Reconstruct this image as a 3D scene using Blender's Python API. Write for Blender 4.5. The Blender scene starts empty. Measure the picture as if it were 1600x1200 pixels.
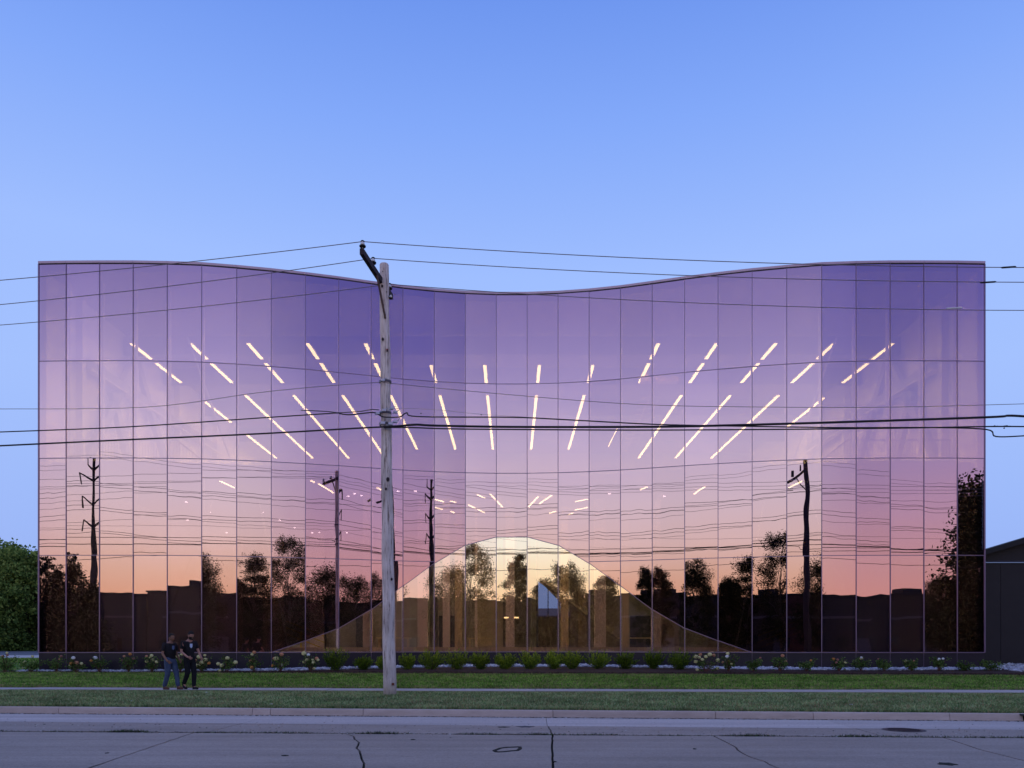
import bpy, bmesh, math, random
import numpy as np
from mathutils import Vector, Matrix, noise as mnoise

SC = bpy.context.scene
COL = SC.collection
rnd = random.Random(7)
nr = np.random.default_rng(7)
R = math.radians
EYE = 1.7            # camera height above the lowest ground; all heights below are relative to the eye ("zr")
F = 1200.0           # focal length in pixels of the 1600x1200 frame
HY = 1007.0          # horizon row

# ------------------------------------------------------------------ camera
cam = bpy.data.cameras.new('camera'); camo = bpy.data.objects.new('camera', cam); COL.objects.link(camo)
camo.location = (0, 0, EYE); camo.rotation_euler = (R(90), 0, 0)
cam.sensor_width = 36; cam.lens = 36 * F / 1600; cam.shift_y = (HY - 600) / 1600
cam.clip_start = 0.1; cam.clip_end = 5000
SC.camera = camo
SC.view_settings.view_transform = 'Standard'; SC.view_settings.look = 'None'
SC.view_settings.exposure = 0; SC.view_settings.gamma = 1; SC.view_settings.use_curve_mapping = False
cy = SC.cycles
SC.render.engine = 'CYCLES'
cy.max_bounces = 8; cy.diffuse_bounces = 3; cy.glossy_bounces = 4; cy.transparent_max_bounces = 24
cy.transmission_bounces = 4; cy.sample_clamp_indirect = 4; cy.sample_clamp_direct = 6.5; cy.use_denoising = True
cy.caustics_reflective = True; cy.caustics_refractive = False

# ------------------------------------------------------------------ sky: dusk, sun just set behind the photographer
SUN_AZ = R(-14)
world = bpy.data.worlds.new('World'); SC.world = world; world.use_nodes = True
nt = world.node_tree; nt.nodes.clear()
def N(t, **k):
    n = nt.nodes.new(t)
    for a, b in k.items(): setattr(n, a, b)
    return n
L = nt.links.new
out = N('ShaderNodeOutputWorld'); bg = N('ShaderNodeBackground')
tc = N('ShaderNodeTexCoord'); sep = N('ShaderNodeSeparateXYZ'); L(tc.outputs['Generated'], sep.inputs[0])
def ramp(stops):
    n = N('ShaderNodeValToRGB'); e = n.color_ramp.elements; n.color_ramp.interpolation = 'B_SPLINE' if False else 'LINEAR'
    while len(e) > 1: e.remove(e[-1])
    for i, (p, c) in enumerate(stops):
        x = e[0] if i == 0 else e.new(p)
        x.position = p; x.color = (*c, 1)
    return n
zz = N('ShaderNodeMath', operation='MULTIPLY_ADD'); L(sep.outputs['Z'], zz.inputs[0]); zz.inputs[1].default_value = 1/1.1; zz.inputs[2].default_value = 0.1/1.1
P = lambda z: (z + 0.1) / 1.1
front = ramp([(P(-.1), (.03,.035,.05)), (P(-.005), (.10,.12,.18)), (P(.0), (.30,.42,.84)), (P(.13), (.325,.475,.94)), (P(.30), (.365,.53,.99)), (P(.43), (.345,.515,1.0)), (P(.557), (.225,.395,.95)), (P(.643), (.155,.305,.86)), (P(.85), (.25,.39,.88)), (1, (.34,.46,.92))])
GL = 1.62
def sc_(st, k): return [(p, tuple(c*(k if p > P(-.01) else 1) for c in col)) for p, col in st]
back = ramp(sc_([(P(-.1), (.03,.025,.03)), (P(-.005), (.25,.12,.06)), (P(.0), (.86,.48,.19)), (P(.05), (.87,.58,.29)), (P(.09), (.89,.74,.46)), (P(.13), (.90,.88,.70)), (P(.18), (.84,.91,.86)), (P(.25), (.67,.77,.92)), (P(.32), (.45,.52,.82)), (P(.39), (.30,.34,.66)), (P(.46), (.215,.245,.55)), (P(.65), (.20,.28,.56)), (1, (.34/1.62,.46/1.62,.90/1.62))], GL))
side = ramp(sc_([(P(-.1), (.03,.025,.03)), (P(-.005), (.15,.08,.06)), (P(.0), (.66,.37,.25)), (P(.05), (.74,.45,.33)), (P(.10), (.66,.47,.43)), (P(.15), (.58,.47,.56)), (P(.20), (.46,.43,.62)), (P(.27), (.30,.34,.62)), (P(.36), (.16,.19,.52)), (P(.46), (.10,.13,.45)), (P(.65), (.13,.20,.48)), (1, (.34/1.62,.46/1.62,.90/1.62))], GL))
for r_ in (front, back, side): L(zz.outputs[0], r_.inputs[0])
# azimuth: cosine between the horizontal direction and the sunset
flat = N('ShaderNodeVectorMath', operation='MULTIPLY'); L(tc.outputs['Generated'], flat.inputs[0]); flat.inputs[1].default_value = (1, 1, 0)
nrm = N('ShaderNodeVectorMath', operation='NORMALIZE'); L(flat.outputs[0], nrm.inputs[0])
dot = N('ShaderNodeVectorMath', operation='DOT_PRODUCT'); L(nrm.outputs[0], dot.inputs[0]); dot.inputs[1].default_value = (math.sin(SUN_AZ), -math.cos(SUN_AZ), 0)
def mr(a, b, c, d):
    n = N('ShaderNodeMapRange', interpolation_type='SMOOTHSTEP'); L(dot.outputs['Value'], n.inputs['Value'])
    n.inputs['From Min'].default_value = a; n.inputs['From Max'].default_value = b; n.inputs['To Min'].default_value = c; n.inputs['To Max'].default_value = d
    return n
t1 = mr(.835, .975, 0, 1); t2 = mr(-.75, .35, 1, 0)
def mix(a, b, f):
    n = N('ShaderNodeMix', data_type='RGBA'); L(f, n.inputs[0]); L(a, n.inputs[6]); L(b, n.inputs[7]); return n
m1 = mix(side.outputs[0], back.outputs[0], t1.outputs[0])
m2 = mix(m1.outputs[2], front.outputs[0], t2.outputs[0])
# the physical twilight sky adds its own share of blue
nish = N('ShaderNodeTexSky', sky_type='NISHITA'); nish.sun_disc = False
nish.sun_elevation = R(0.5); nish.sun_rotation = R(180) - SUN_AZ; nish.air_density = 1.2; nish.dust_density = 1.0
L(tc.outputs['Generated'], nish.inputs[0])
nm = N('ShaderNodeMix', data_type='RGBA', blend_type='ADD'); nm.inputs[0].default_value = 0.008
L(m2.outputs[2], nm.inputs[6]); L(nish.outputs[0], nm.inputs[7])
L(nm.outputs[2], bg.inputs[0]); bg.inputs[1].default_value = 1.0; L(bg.outputs[0], out.inputs[0])

# ------------------------------------------------------------------ materials
MATS = {}
def mat(name, col, rough=.8, metal=0, var=0.0, scale=5.0, col2=None, bump=0.0, bscale=None, stretch=None, spec=.3, emit=0, objvar=0.0, detail=6):
    if name in MATS: return MATS[name]
    m = bpy.data.materials.new(name); m.use_nodes = True; t = m.node_tree; b = t.nodes['Principled BSDF']
    b.inputs['Roughness'].default_value = rough; b.inputs['Metallic'].default_value = metal
    b.inputs['Specular IOR Level'].default_value = spec
    b.inputs['Base Color'].default_value = (*col, 1)
    tcn = t.nodes.new('ShaderNodeNewGeometry'); mp = t.nodes.new('ShaderNodeMapping'); t.links.new(tcn.outputs['Position'], mp.inputs[0])
    if stretch: mp.inputs['Scale'].default_value = stretch
    last = None
    if var or col2:
        nz = t.nodes.new('ShaderNodeTexNoise'); nz.inputs['Scale'].default_value = scale; nz.inputs['Detail'].default_value = detail; nz.inputs['Roughness'].default_value = .65
        t.links.new(mp.outputs[0], nz.inputs[0])
        rp = t.nodes.new('ShaderNodeValToRGB'); rp.color_ramp.elements[0].position = .3; rp.color_ramp.elements[1].position = .7
        c2 = col2 if col2 else tuple(min(1, c*(1+var)) for c in col)
        c1 = col if col2 else tuple(c*(1-var) for c in col)
        rp.color_ramp.elements[0].color = (*c1, 1); rp.color_ramp.elements[1].color = (*c2, 1)
        t.links.new(nz.outputs[0], rp.inputs[0]); last = rp.outputs[0]
        t.links.new(last, b.inputs['Base Color'])
    if objvar:
        oi = t.nodes.new('ShaderNodeObjectInfo'); ma = t.nodes.new('ShaderNodeMath'); ma.operation = 'MULTIPLY_ADD'; ma.inputs[1].default_value = objvar*2; ma.inputs[2].default_value = 1-objvar
        t.links.new(oi.outputs['Random'], ma.inputs[0])
        hs = t.nodes.new('ShaderNodeHueSaturation'); t.links.new(ma.outputs[0], hs.inputs['Value'])
        if last: t.links.new(last, hs.inputs['Color'])
        else: hs.inputs['Color'].default_value = (*col, 1)
        t.links.new(hs.outputs[0], b.inputs['Base Color'])
    if bump:
        nb = t.nodes.new('ShaderNodeTexNoise'); nb.inputs['Scale'].default_value = bscale or scale*6; nb.inputs['Detail'].default_value = 5; t.links.new(mp.outputs[0], nb.inputs[0])
        bp = t.nodes.new('ShaderNodeBump'); bp.inputs['Strength'].default_value = bump; bp.inputs['Distance'].default_value = .02
        t.links.new(nb.outputs[0], bp.inputs['Height']); t.links.new(bp.outputs[0], b.inputs['Normal'])
    if emit:
        b.inputs['Emission Color'].default_value = (*col, 1); b.inputs['Emission Strength'].default_value = emit
    MATS[name] = m; return m

def leafmat(name, col, tr=.45):
    """diffuse leaf that also lets light through"""
    if name in MATS: return MATS[name]
    m = bpy.data.materials.new(name); m.use_nodes = True; t = m.node_tree; t.nodes.clear()
    o = t.nodes.new('ShaderNodeOutputMaterial'); d = t.nodes.new('ShaderNodeBsdfDiffuse'); r_ = t.nodes.new('ShaderNodeBsdfTranslucent'); x = t.nodes.new('ShaderNodeMixShader'); x.inputs[0].default_value = tr
    g = t.nodes.new('ShaderNodeNewGeometry'); nz = t.nodes.new('ShaderNodeTexNoise'); nz.inputs['Scale'].default_value = 1.6; t.links.new(g.outputs['Position'], nz.inputs[0])
    mr_ = t.nodes.new('ShaderNodeMapRange'); mr_.inputs[1].default_value = .3; mr_.inputs[2].default_value = .7; mr_.inputs[3].default_value = .7; mr_.inputs[4].default_value = 1.3; t.links.new(nz.outputs[0], mr_.inputs[0])
    hs = t.nodes.new('ShaderNodeHueSaturation'); hs.inputs['Color'].default_value = (*col, 1); t.links.new(mr_.outputs[0], hs.inputs['Value'])
    for n_ in (d, r_): t.links.new(hs.outputs[0], n_.inputs[0])
    t.links.new(d.outputs[0], x.inputs[1]); t.links.new(r_.outputs[0], x.inputs[2]); t.links.new(x.outputs[0], o.inputs[0]); MATS[name] = m; return m

def glass(name, refl, rtint, ttint):
    m = bpy.data.materials.new(name); m.use_nodes = True; t = m.node_tree; t.nodes.clear()
    o = t.nodes.new('ShaderNodeOutputMaterial'); g = t.nodes.new('ShaderNodeBsdfGlossy'); tr = t.nodes.new('ShaderNodeBsdfTransparent'); mx = t.nodes.new('ShaderNodeMixShader')
    g.inputs['Roughness'].default_value = 0; g.inputs['Color'].default_value = (*rtint, 1); tr.inputs['Color'].default_value = (*ttint, 1)
    lw = t.nodes.new('ShaderNodeLayerWeight'); lw.inputs[0].default_value = .35
    ma = t.nodes.new('ShaderNodeMath'); ma.operation = 'MULTIPLY_ADD'; ma.inputs[1].default_value = .12; ma.inputs[2].default_value = refl; ma.use_clamp = True
    t.links.new(lw.outputs['Facing'], ma.inputs[0]); t.links.new(ma.outputs[0], mx.inputs[0])
    oi0 = t.nodes.new('ShaderNodeObjectInfo'); mr0 = t.nodes.new('ShaderNodeMapRange'); mr0.inputs[3].default_value = .93; mr0.inputs[4].default_value = 1.05; t.links.new(oi0.outputs['Random'], mr0.inputs[0])
    hs0 = t.nodes.new('ShaderNodeHueSaturation'); hs0.inputs['Color'].default_value = (*rtint, 1); t.links.new(mr0.outputs[0], hs0.inputs['Value']); t.links.new(hs0.outputs[0], g.inputs['Color'])
    t.links.new(tr.outputs[0], mx.inputs[1]); t.links.new(g.outputs[0], mx.inputs[2]); t.links.new(mx.outputs[0], o.inputs[0])
    # rolled-glass waviness, different for each pane
    ge = t.nodes.new('ShaderNodeNewGeometry'); mp = t.nodes.new('ShaderNodeMapping'); mp.inputs['Scale'].default_value = (1.0, 1.0, .45)
    oi = t.nodes.new('ShaderNodeObjectInfo'); mu = t.nodes.new('ShaderNodeMath'); mu.operation = 'MULTIPLY'; mu.inputs[1].default_value = 57
    nz = t.nodes.new('ShaderNodeTexNoise'); nz.noise_dimensions = '4D'; nz.inputs['Scale'].default_value = 1.1; nz.inputs['Detail'].default_value = 1.2
    t.links.new(ge.outputs['Position'], mp.inputs[0]); t.links.new(mp.outputs[0], nz.inputs['Vector']); t.links.new(oi.outputs['Random'], mu.inputs[0]); t.links.new(mu.outputs[0], nz.inputs['W'])
    bp = t.nodes.new('ShaderNodeBump'); bp.inputs['Strength'].default_value = 1; bp.inputs['Distance'].default_value = .0028
    t.links.new(nz.outputs[0], bp.inputs['Height']); t.links.new(bp.outputs[0], g.inputs['Normal'])
    MATS[name] = m; return m
def clearback(name):
    m = bpy.data.materials.new(name); m.use_nodes = True; t = m.node_tree; t.nodes.clear()
    o = t.nodes.new('ShaderNodeOutputMaterial'); tr = t.nodes.new('ShaderNodeBsdfTransparent'); t.links.new(tr.outputs[0], o.inputs[0]); MATS[name] = m; return m

GT = glass('purple_coated_glass', .54, (.81,.555,.705), (.108,.085,.105))
GC = glass('clear_glass', .62, (1.0,.94,1.0), (1.0,.92,.93))
GB = clearback('glass_back')

# ------------------------------------------------------------------ object helpers
def mesh_from(name, V, Fs, mats, mi=None, smooth=False):
    me = bpy.data.meshes.new(name); me.from_pydata([tuple(v) for v in V], [], [tuple(f) for f in Fs])
    for m in mats: me.materials.append(m)
    if mi is not None: me.polygons.foreach_set('material_index', mi)
    if smooth: me.polygons.foreach_set('use_smooth', [True]*len(me.polygons))
    me.update(); return me
def np_mesh(name, V, Fa, mats, mi=None, smooth=False):
    """V (n,3), Fa (m,k) numpy arrays"""
    me = bpy.data.meshes.new(name); k = Fa.shape[1]; m = len(Fa)
    me.vertices.add(len(V)); me.vertices.foreach_set('co', np.ascontiguousarray(V, dtype=np.float32).ravel())
    me.loops.add(m*k); me.loops.foreach_set('vertex_index', Fa.astype(np.int32).ravel())
    me.polygons.add(m); me.polygons.foreach_set('loop_start', np.arange(0, m*k, k, dtype=np.int32)); me.polygons.foreach_set('loop_total', np.full(m, k, dtype=np.int32))
    for q in mats: me.materials.append(q)
    if mi is not None: me.polygons.foreach_set('material_index', mi.astype(np.int32))
    if smooth: me.polygons.foreach_set('use_smooth', np.ones(m, dtype=bool))
    me.update(); me.validate(); return me
def put(name, me, parent=None, loc=None, **props):
    o = bpy.data.objects.new(name, me); COL.objects.link(o)
    if parent: o.parent = parent
    if loc is not None: o.location = loc
    for k, v in props.items(): o[k] = v
    return o
def thing(name, label, cat, loc=(0,0,0), rz=0, group=None):
    o = bpy.data.objects.new(name, None); COL.objects.link(o); o.location = loc; o.rotation_euler = (0,0,rz)
    o.empty_display_size = .2; o['label'] = label; o['category'] = cat
    if group: o['group'] = group
    return o
class MB:
    def __init__(s): s.V = []; s.F = []; s.M = []
    def add(s, vs, fs, m=0):
        n = len(s.V); s.V += [tuple(v) for v in vs]; s.F += [tuple(i+n for i in f) for f in fs]; s.M += [m]*len(fs)
    def box(s, c, d, rz=0, m=0):
        x, y, z = d[0]/2, d[1]/2, d[2]/2; ca, sa = math.cos(rz), math.sin(rz)
        vs = [(c[0]+a*x*ca-b*y*sa, c[1]+a*x*sa+b*y*ca, c[2]+e*z) for e in (-1,1) for a, b in ((-1,-1),(1,-1),(1,1),(-1,1))]
        s.add(vs, [(3,2,1,0),(4,5,6,7),(0,1,5,4),(1,2,6,5),(2,3,7,6),(3,0,4,7)], m)
    def beam(s, p, q, w, h, m=0):
        """rectangular bar from p to q, w across, h the other way"""
        p, q = Vector(p), Vector(q); d = (q-p).normalized(); up = Vector((0,0,1)) if abs(d.z) < .95 else Vector((0,1,0))
        a = d.cross(up).normalized()*w/2; b = a.cross(d).normalized()*h/2
        vs = [e+i*a+j*b for e in (p, q) for i, j in ((-1,-1),(1,-1),(1,1),(-1,1))]
        s.add(vs, [(3,2,1,0),(4,5,6,7),(0,1,5,4),(1,2,6,5),(2,3,7,6),(3,0,4,7)], m)
    def tube(s, pts, rs, n=8, m=0, cap=True):
        pts = [Vector(p) for p in pts]
        if not hasattr(rs, '__len__'): rs = [rs]*len(pts)
        rings = []; V = []
        for i, p in enumerate(pts):
            d = (pts[min(i+1, len(pts)-1)] - pts[max(i-1, 0)]).normalized()
            up = Vector((0,0,1)) if abs(d.z) < .9 else Vector((0,1,0))
            a = d.cross(up).normalized(); b = a.cross(d).normalized()
            if i and a.dot(pa) < 0: a = -a; b = -b
            pa = a
            for k in range(n):
                t = 2*math.pi*k/n; V.append(p + a*rs[i]*math.cos(t) + b*rs[i]*math.sin(t))
        Fs = [(i*n+k, i*n+(k+1) % n, (i+1)*n+(k+1) % n, (i+1)*n+k) for i in range(len(pts)-1) for k in range(n)]
        if cap: Fs += [tuple(range(n-1, -1, -1)), tuple((len(pts)-1)*n+k for k in range(n))]
        s.add(V, Fs, m)
    def prism(s, poly, ztop, th, m=0):
        """poly [(x,y)], ztop number or function; triangulated fan by ngon"""
        n = len(poly); f = ztop if callable(ztop) else (lambda x, y: ztop)
        vs = [(x, y, f(x, y)) for x, y in poly] + [(x, y, f(x, y)-th) for x, y in poly]
        area = sum(poly[i][0]*poly[(i+1) % n][1]-poly[(i+1) % n][0]*poly[i][1] for i in range(n))
        top = tuple(range(n)); bot = tuple(range(2*n-1, n-1, -1)); sd = [(i, i+n, (i+1) % n+n, (i+1) % n) for i in range(n)]
        if area < 0: top = top[::-1]; bot = bot[::-1]; sd = [q[::-1] for q in sd]
        s.add(vs, [top, bot]+sd, m)
    def sphere(s, c, r, nu=10, nv=7, m=0):
        if not hasattr(r, '__len__'): r = (r, r, r)
        V = []
        for j in range(nv+1):
            t = math.pi*j/nv
            for i in range(nu):
                u = 2*math.pi*i/nu; V.append((c[0]+r[0]*math.sin(t)*math.cos(u), c[1]+r[1]*math.sin(t)*math.sin(u), c[2]+r[2]*math.cos(t)))
        s.add(V, [(j*nu+i, (j+1)*nu+i, (j+1)*nu+(i+1) % nu, j*nu+(i+1) % nu) for j in range(nv) for i in range(nu)], m)
    def build(s, name, mats, parent=None, smooth=False, **props):
        if not isinstance(mats, (list, tuple)): mats = [mats]
        return put(name, mesh_from(name, s.V, s.F, mats, s.M, smooth), parent, **props)

def PX(x, y, zr):       # a point on the level plane zr seen at pixel (x, y)
    D = F*(-zr)/(y-HY); return ((x-800)/F*D, D)
def AT(x, y, D): return Vector(((x-800)/F*D, D, EYE+(HY-y)/F*D))

# ------------------------------------------------------------------ ground lines (street runs slightly askew to the facade)
def line(yl, yr, zr):
    a, b = PX(0, yl, zr), PX(1600, yr, zr); k = (b[1]-a[1])/(b[0]-a[0]); return lambda X: a[1]+k*(X-a[0])
BED = line(1051, 1056, -1.14); WB = line(1074.5, 1079, -1.40); WF = line(1077.6, 1083, -1.40)
CB = line(1103.3, 1114.3, -1.41); GJ = line(1127.5, 1140.5, -1.56); LJ = line(1143, 1153, -1.56)
CF = lambda X: CB(X)-.17
def clampD(f): return lambda X: f(max(-45, min(45, X)))
BED, WB, WF, CB, GJ, LJ = map(clampD, (BED, WB, WF, CB, GJ, LJ)); CF = lambda X: CB(X)-.17
def lawn_z(X, D):
    w, b = WB(X), BED(X)
    if D < b: t = (D-w)/(b-w); z = -1.395 + .255*(t**.8 if t > 0 else 0)
    else: z = min(-.9, -1.14+.04*(D-b))
    return z + EYE + .012*mnoise.noise(Vector((X*.5, D*.5, 0)))
def verge_z(X, D):
    t = (D-CB(X))/(WF(X)-CB(X)); return EYE-1.405+.035*math.sin(math.pi*max(0, min(1, t)))+.012*mnoise.noise(Vector((X*.6, D*.6, 3)))

M_soil = mat('dry_ground', (.07,.075,.045), .95, var=.3, scale=.3)
M_lawn = mat('lawn_turf', (.07,.15,.03), .95, col2=(.12,.23,.05), scale=1.2)
M_verge = mat('verge_turf', (.10,.16,.06), .95, col2=(.16,.23,.09), scale=2.0)
M_asphalt = mat('asphalt', (.05,.05,.052), .9, var=.2, scale=8)
M_bluedrive = mat('driveway_asphalt', (.075,.075,.09), .7, var=.12, scale=2)
def concrete(name, a, b, stain=.5):
    """weathered cast concrete: aggregate speckle, faint traffic bands along the street, blotchy stains and small pits"""
    m = bpy.data.materials.new(name); m.use_nodes = True; t = m.node_tree; p = t.nodes['Principled BSDF']; p.inputs['Roughness'].default_value = .75; p.inputs['Specular IOR Level'].default_value = .3
    g = t.nodes.new('ShaderNodeNewGeometry')
    def nz(sc, st, det, ro=.6):
        mp = t.nodes.new('ShaderNodeMapping'); mp.inputs['Scale'].default_value = st; t.links.new(g.outputs['Position'], mp.inputs[0])
        n = t.nodes.new('ShaderNodeTexNoise'); n.inputs['Scale'].default_value = sc; n.inputs['Detail'].default_value = det; n.inputs['Roughness'].default_value = ro; t.links.new(mp.outputs[0], n.inputs[0]); return n
    def rng(src, a0, a1, b0, b1):
        r = t.nodes.new('ShaderNodeMapRange'); r.inputs[1].default_value = a0; r.inputs[2].default_value = a1; r.inputs[3].default_value = b0; r.inputs[4].default_value = b1; t.links.new(src, r.inputs[0]); return r.outputs[0]
    def mul(x, y):
        q = t.nodes.new('ShaderNodeMath'); q.operation = 'MULTIPLY'; t.links.new(x, q.inputs[0]); t.links.new(y, q.inputs[1]); return q.outputs[0]
    base = nz(.9, (.35, 1.3, 1), 8, .6); rp = t.nodes.new('ShaderNodeValToRGB'); rp.color_ramp.elements[0].position = .3; rp.color_ramp.elements[1].position = .7
    rp.color_ramp.elements[0].color = (*a, 1); rp.color_ramp.elements[1].color = (*b, 1); t.links.new(base.outputs[0], rp.inputs[0])
    speck = rng(nz(38, (1, 1, 1), 3, .8).outputs[0], .32, .68, .74, 1.22)
    bands = rng(nz(1.0, (.05, 2.6, 1), 5, .7).outputs[0], .35, .65, .84, 1.08)
    pits = rng(nz(9, (.55, 3.2, 1), 4, .75).outputs[0], .30, .40, 1-stain, 1.0)
    oi = t.nodes.new('ShaderNodeObjectInfo'); ov = rng(oi.outputs['Random'], 0, 1, .94, 1.05)
    v = mul(mul(speck, bands), mul(pits, ov))
    hs = t.nodes.new('ShaderNodeHueSaturation'); t.links.new(rp.outputs[0], hs.inputs['Color']); t.links.new(v, hs.inputs['Value']); t.links.new(hs.outputs[0], p.inputs['Base Color'])
    bp = t.nodes.new('ShaderNodeBump'); bp.inputs['Strength'].default_value = .5; bp.inputs['Distance'].default_value = .012
    t.links.new(nz(40, (1, 1, 1), 4, .8).outputs[0], bp.inputs['Height']); t.links.new(bp.outputs[0], p.inputs['Normal'])
    MATS[name] = m; return m
M_conc = concrete('street_concrete', (.29,.24,.20), (.385,.318,.268))
M_gutter = concrete('gutter_concrete', (.47,.41,.375), (.54,.475,.44), .15)
M_curb = mat('curb_concrete', (.45,.345,.28), .85, col2=(.57,.45,.375), scale=4, bump=.4, bscale=50, objvar=.06, stretch=(.5,1,2))
M_walk = mat('walk_concrete', (.42,.38,.36), .8, var=.12, scale=2.5, bump=.3, bscale=60, objvar=.08)
M_joint = mat('joint_dirt', (.018,.019,.014), .95, var=.4, scale=9)
M_mulch = mat('bark_mulch', (.050,.026,.020), .95, var=.5, scale=14)

def sheet(name, x0, x1, nx, f0, f1, ny, zf, m, kind='structure'):
    V = []; Fs = []
    for i in range(nx+1):
        X = x0+(x1-x0)*i/nx; a, b = f0(X), f1(X)
        for j in range(ny+1):
            D = a+(b-a)*j/ny; V.append((X, D, zf(X, D)))
    for i in range(nx):
        for j in range(ny): q = i*(ny+1)+j; Fs.append((q, q+ny+1, q+ny+2, q+1))
    return put(name, mesh_from(name, V, Fs, [m], None, True), kind=kind)
cz = lambda z: (lambda X, D: EYE+z)
ck = lambda c: (lambda X: c)
sheet('ground', -1500, 1500, 2, ck(-1500), ck(3000), 2, cz(-1.70), M_soil)
sheet('lawn', -150, 150, 300, WB, ck(50), 40, lawn_z, M_lawn)
sheet('grass_verge', -150, 150, 300, CB, WF, 6, verge_z, M_verge)
sheet('driveway', -150, -22, 8, ck(63), ck(103), 4, cz(-.893), M_bluedrive)
sheet('driveway_apron', -150, -20, 8, lambda X: 50.0, ck(63), 2, cz(-.885), M_walk)
sheet('far_lawn', -150, 150, 20, lambda X: 103 if X < -22 else 50, ck(160), 6, cz(-.888), M_lawn)
sheet('far_verge', -150, 150, 20, ck(-24), ck(-7.2), 4, cz(-1.42), M_verge)
sheet('parking_lot', -150, 150, 20, ck(-75), ck(-24), 4, cz(-1.5), M_asphalt)
road = sheet('road', -150, 150, 40, ck(-7.5), lambda X: CF(X)+.1, 6, cz(-1.60), M_joint)

# concrete street slabs, each an own piece with recessed joints between
def inter(poly, X0): return X0
def jag(pts, amp, step=.25):
    o = []
    for (a, b) in zip(pts[:-1], pts[1:]):
        a, b = Vector(a), Vector(b); n = max(1, int((b-a).length/step)); nn = Vector((-(b-a).y, (b-a).x)).normalized()
        for i in range(n): p = a+(b-a)*i/n; o.append(p + (nn*rnd.uniform(-amp, amp) if i else Vector((0,0))))
    return o+[Vector(pts[-1])]
def rowslabs(name, fb, ff, cuts, m, z, gap=.012, jb=0, jf=0, xr=(-60, 60), crown=None):
    """fb back line, ff front line; cuts: list of polylines from back to front (X, D)"""
    allc = [[(xr[0], fb(xr[0])), (xr[0], ff(xr[0]))]] + cuts + [[(xr[1], fb(xr[1])), (xr[1], ff(xr[1]))]]
    for A, B in zip(allc[:-1], allc[1:]):
        xa, xb = A[0][0], B[0][0]; n = max(1, int((xb-xa)/.5))
        backl = [(xa+(xb-xa)*i/n, fb(xa+(xb-xa)*i/n)) for i in range(n+1)]
        xa2, xb2 = A[-1][0], B[-1][0]; n = max(1, int((xb2-xa2)/.5))
        fr = [(xa2+(xb2-xa2)*i/n, ff(xa2+(xb2-xa2)*i/n)) for i in range(n+1)]
        A2 = [(x+gap, y) for x, y in A]; B2 = [(x-gap, y) for x, y in B]
        bk = [(x, y-gap*.6-(rnd.uniform(0, jb) if jb else 0)) for x, y in backl]; bk[0] = (A2[0][0], bk[0][1]); bk[-1] = (B2[0][0], bk[-1][1])
        fo = [(x, y+gap*.6+(rnd.uniform(0, jf) if jf else 0)) for x, y in fr]; fo[0] = (A2[-1][0], fo[0][1]); fo[-1] = (B2[-1][0], fo[-1][1])
        poly = bk + B2[1:-1] + fo[::-1] + A2[1:-1][::-1]
        mb = MB(); mb.prism(poly, EYE+z, .12); mb.build(name, m, road)
def pc(pts, z=-1.56): return [PX(x, y, z) for x, y in pts]
def snap(pl, f0=None, f1=None):
    pl = [tuple(p) for p in pl]
    if f0: pl[0] = (pl[0][0], f0(pl[0][0]))
    if f1: pl[-1] = (pl[-1][0], f1(pl[-1][0]))
    return pl
NEAR = lambda X: 9.0-.07*X
def far_cuts(fb, ff, xs): return [[(x, fb(x)), (x, ff(x))] for x in xs]
sj = lambda p, a: [tuple(v) for v in jag(p, a)]
cutsB = far_cuts(LJ, NEAR, (-45, -36, -27, -18)) + [snap(sj(pc([(300,1146),(140,1200),(100,1214)]), .012), LJ, NEAR),
  snap(sj(pc([(542,1146),(553,1151),(554,1155),(561,1160),(557,1169),(563,1178),(565,1186),(569,1193),(568,1199),(572,1214)]), .02), LJ, NEAR),
  snap(sj(pc([(863,1148),(863,1175),(864,1200),(864,1214)]), .008), LJ, NEAR),
  snap(sj(pc([(1117,1151),(1125,1155),(1137,1161),(1150,1168),(1160,1177),(1172,1183),(1195,1190),(1215,1200),(1226,1216)]), .02), LJ, NEAR),
  snap(sj(pc([(1480,1154),(1530,1171),(1605,1190),(1650,1212)]), .006), LJ, NEAR)] + far_cuts(LJ, NEAR, (22, 31, 40, 49))
rowslabs('road_slab', LJ, NEAR, cutsB, M_conc, -1.558, .017, jb=.045)
cutsA = far_cuts(GJ, LJ, (-45, -36, -27, -18)) + [snap(sj(pc([(385,1129),(322,1145)]), .01), GJ, LJ), snap(sj(pc([(855,1134),(858,1139),(863,1147)]), .015), GJ, LJ),
  snap(pc([(1330,1137),(1380,1151)]), GJ, LJ)] + far_cuts(GJ, LJ, (22, 31, 40, 49))
rowslabs('shoulder_slab', GJ, LJ, cutsA, M_conc, -1.555, .012, jf=.04)
cutsG = far_cuts(CF, GJ, (-45, -36, -27, -18)) + [snap(pc([(420,1117),(385,1129)]), CF, GJ), snap(pc([(853,1121),(855,1134)]), CF, GJ), snap(pc([(1288,1124),(1330,1137)]), CF, GJ)] + far_cuts(CF, GJ, (22, 31, 40, 49))
rowslabs('gutter_slab', CF, GJ, cutsG, M_gutter, -1.558, .005)
N2 = lambda X: .6-.07*X
rowslabs('road_slab', NEAR, N2, far_cuts(NEAR, N2, range(-54, 56, 6)), M_conc, -1.554, .012)
rowslabs('road_slab', N2, ck(-7.2), far_cuts(N2, ck(-7.2), range(-54, 56, 6)), M_conc, -1.557, .012)
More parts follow.
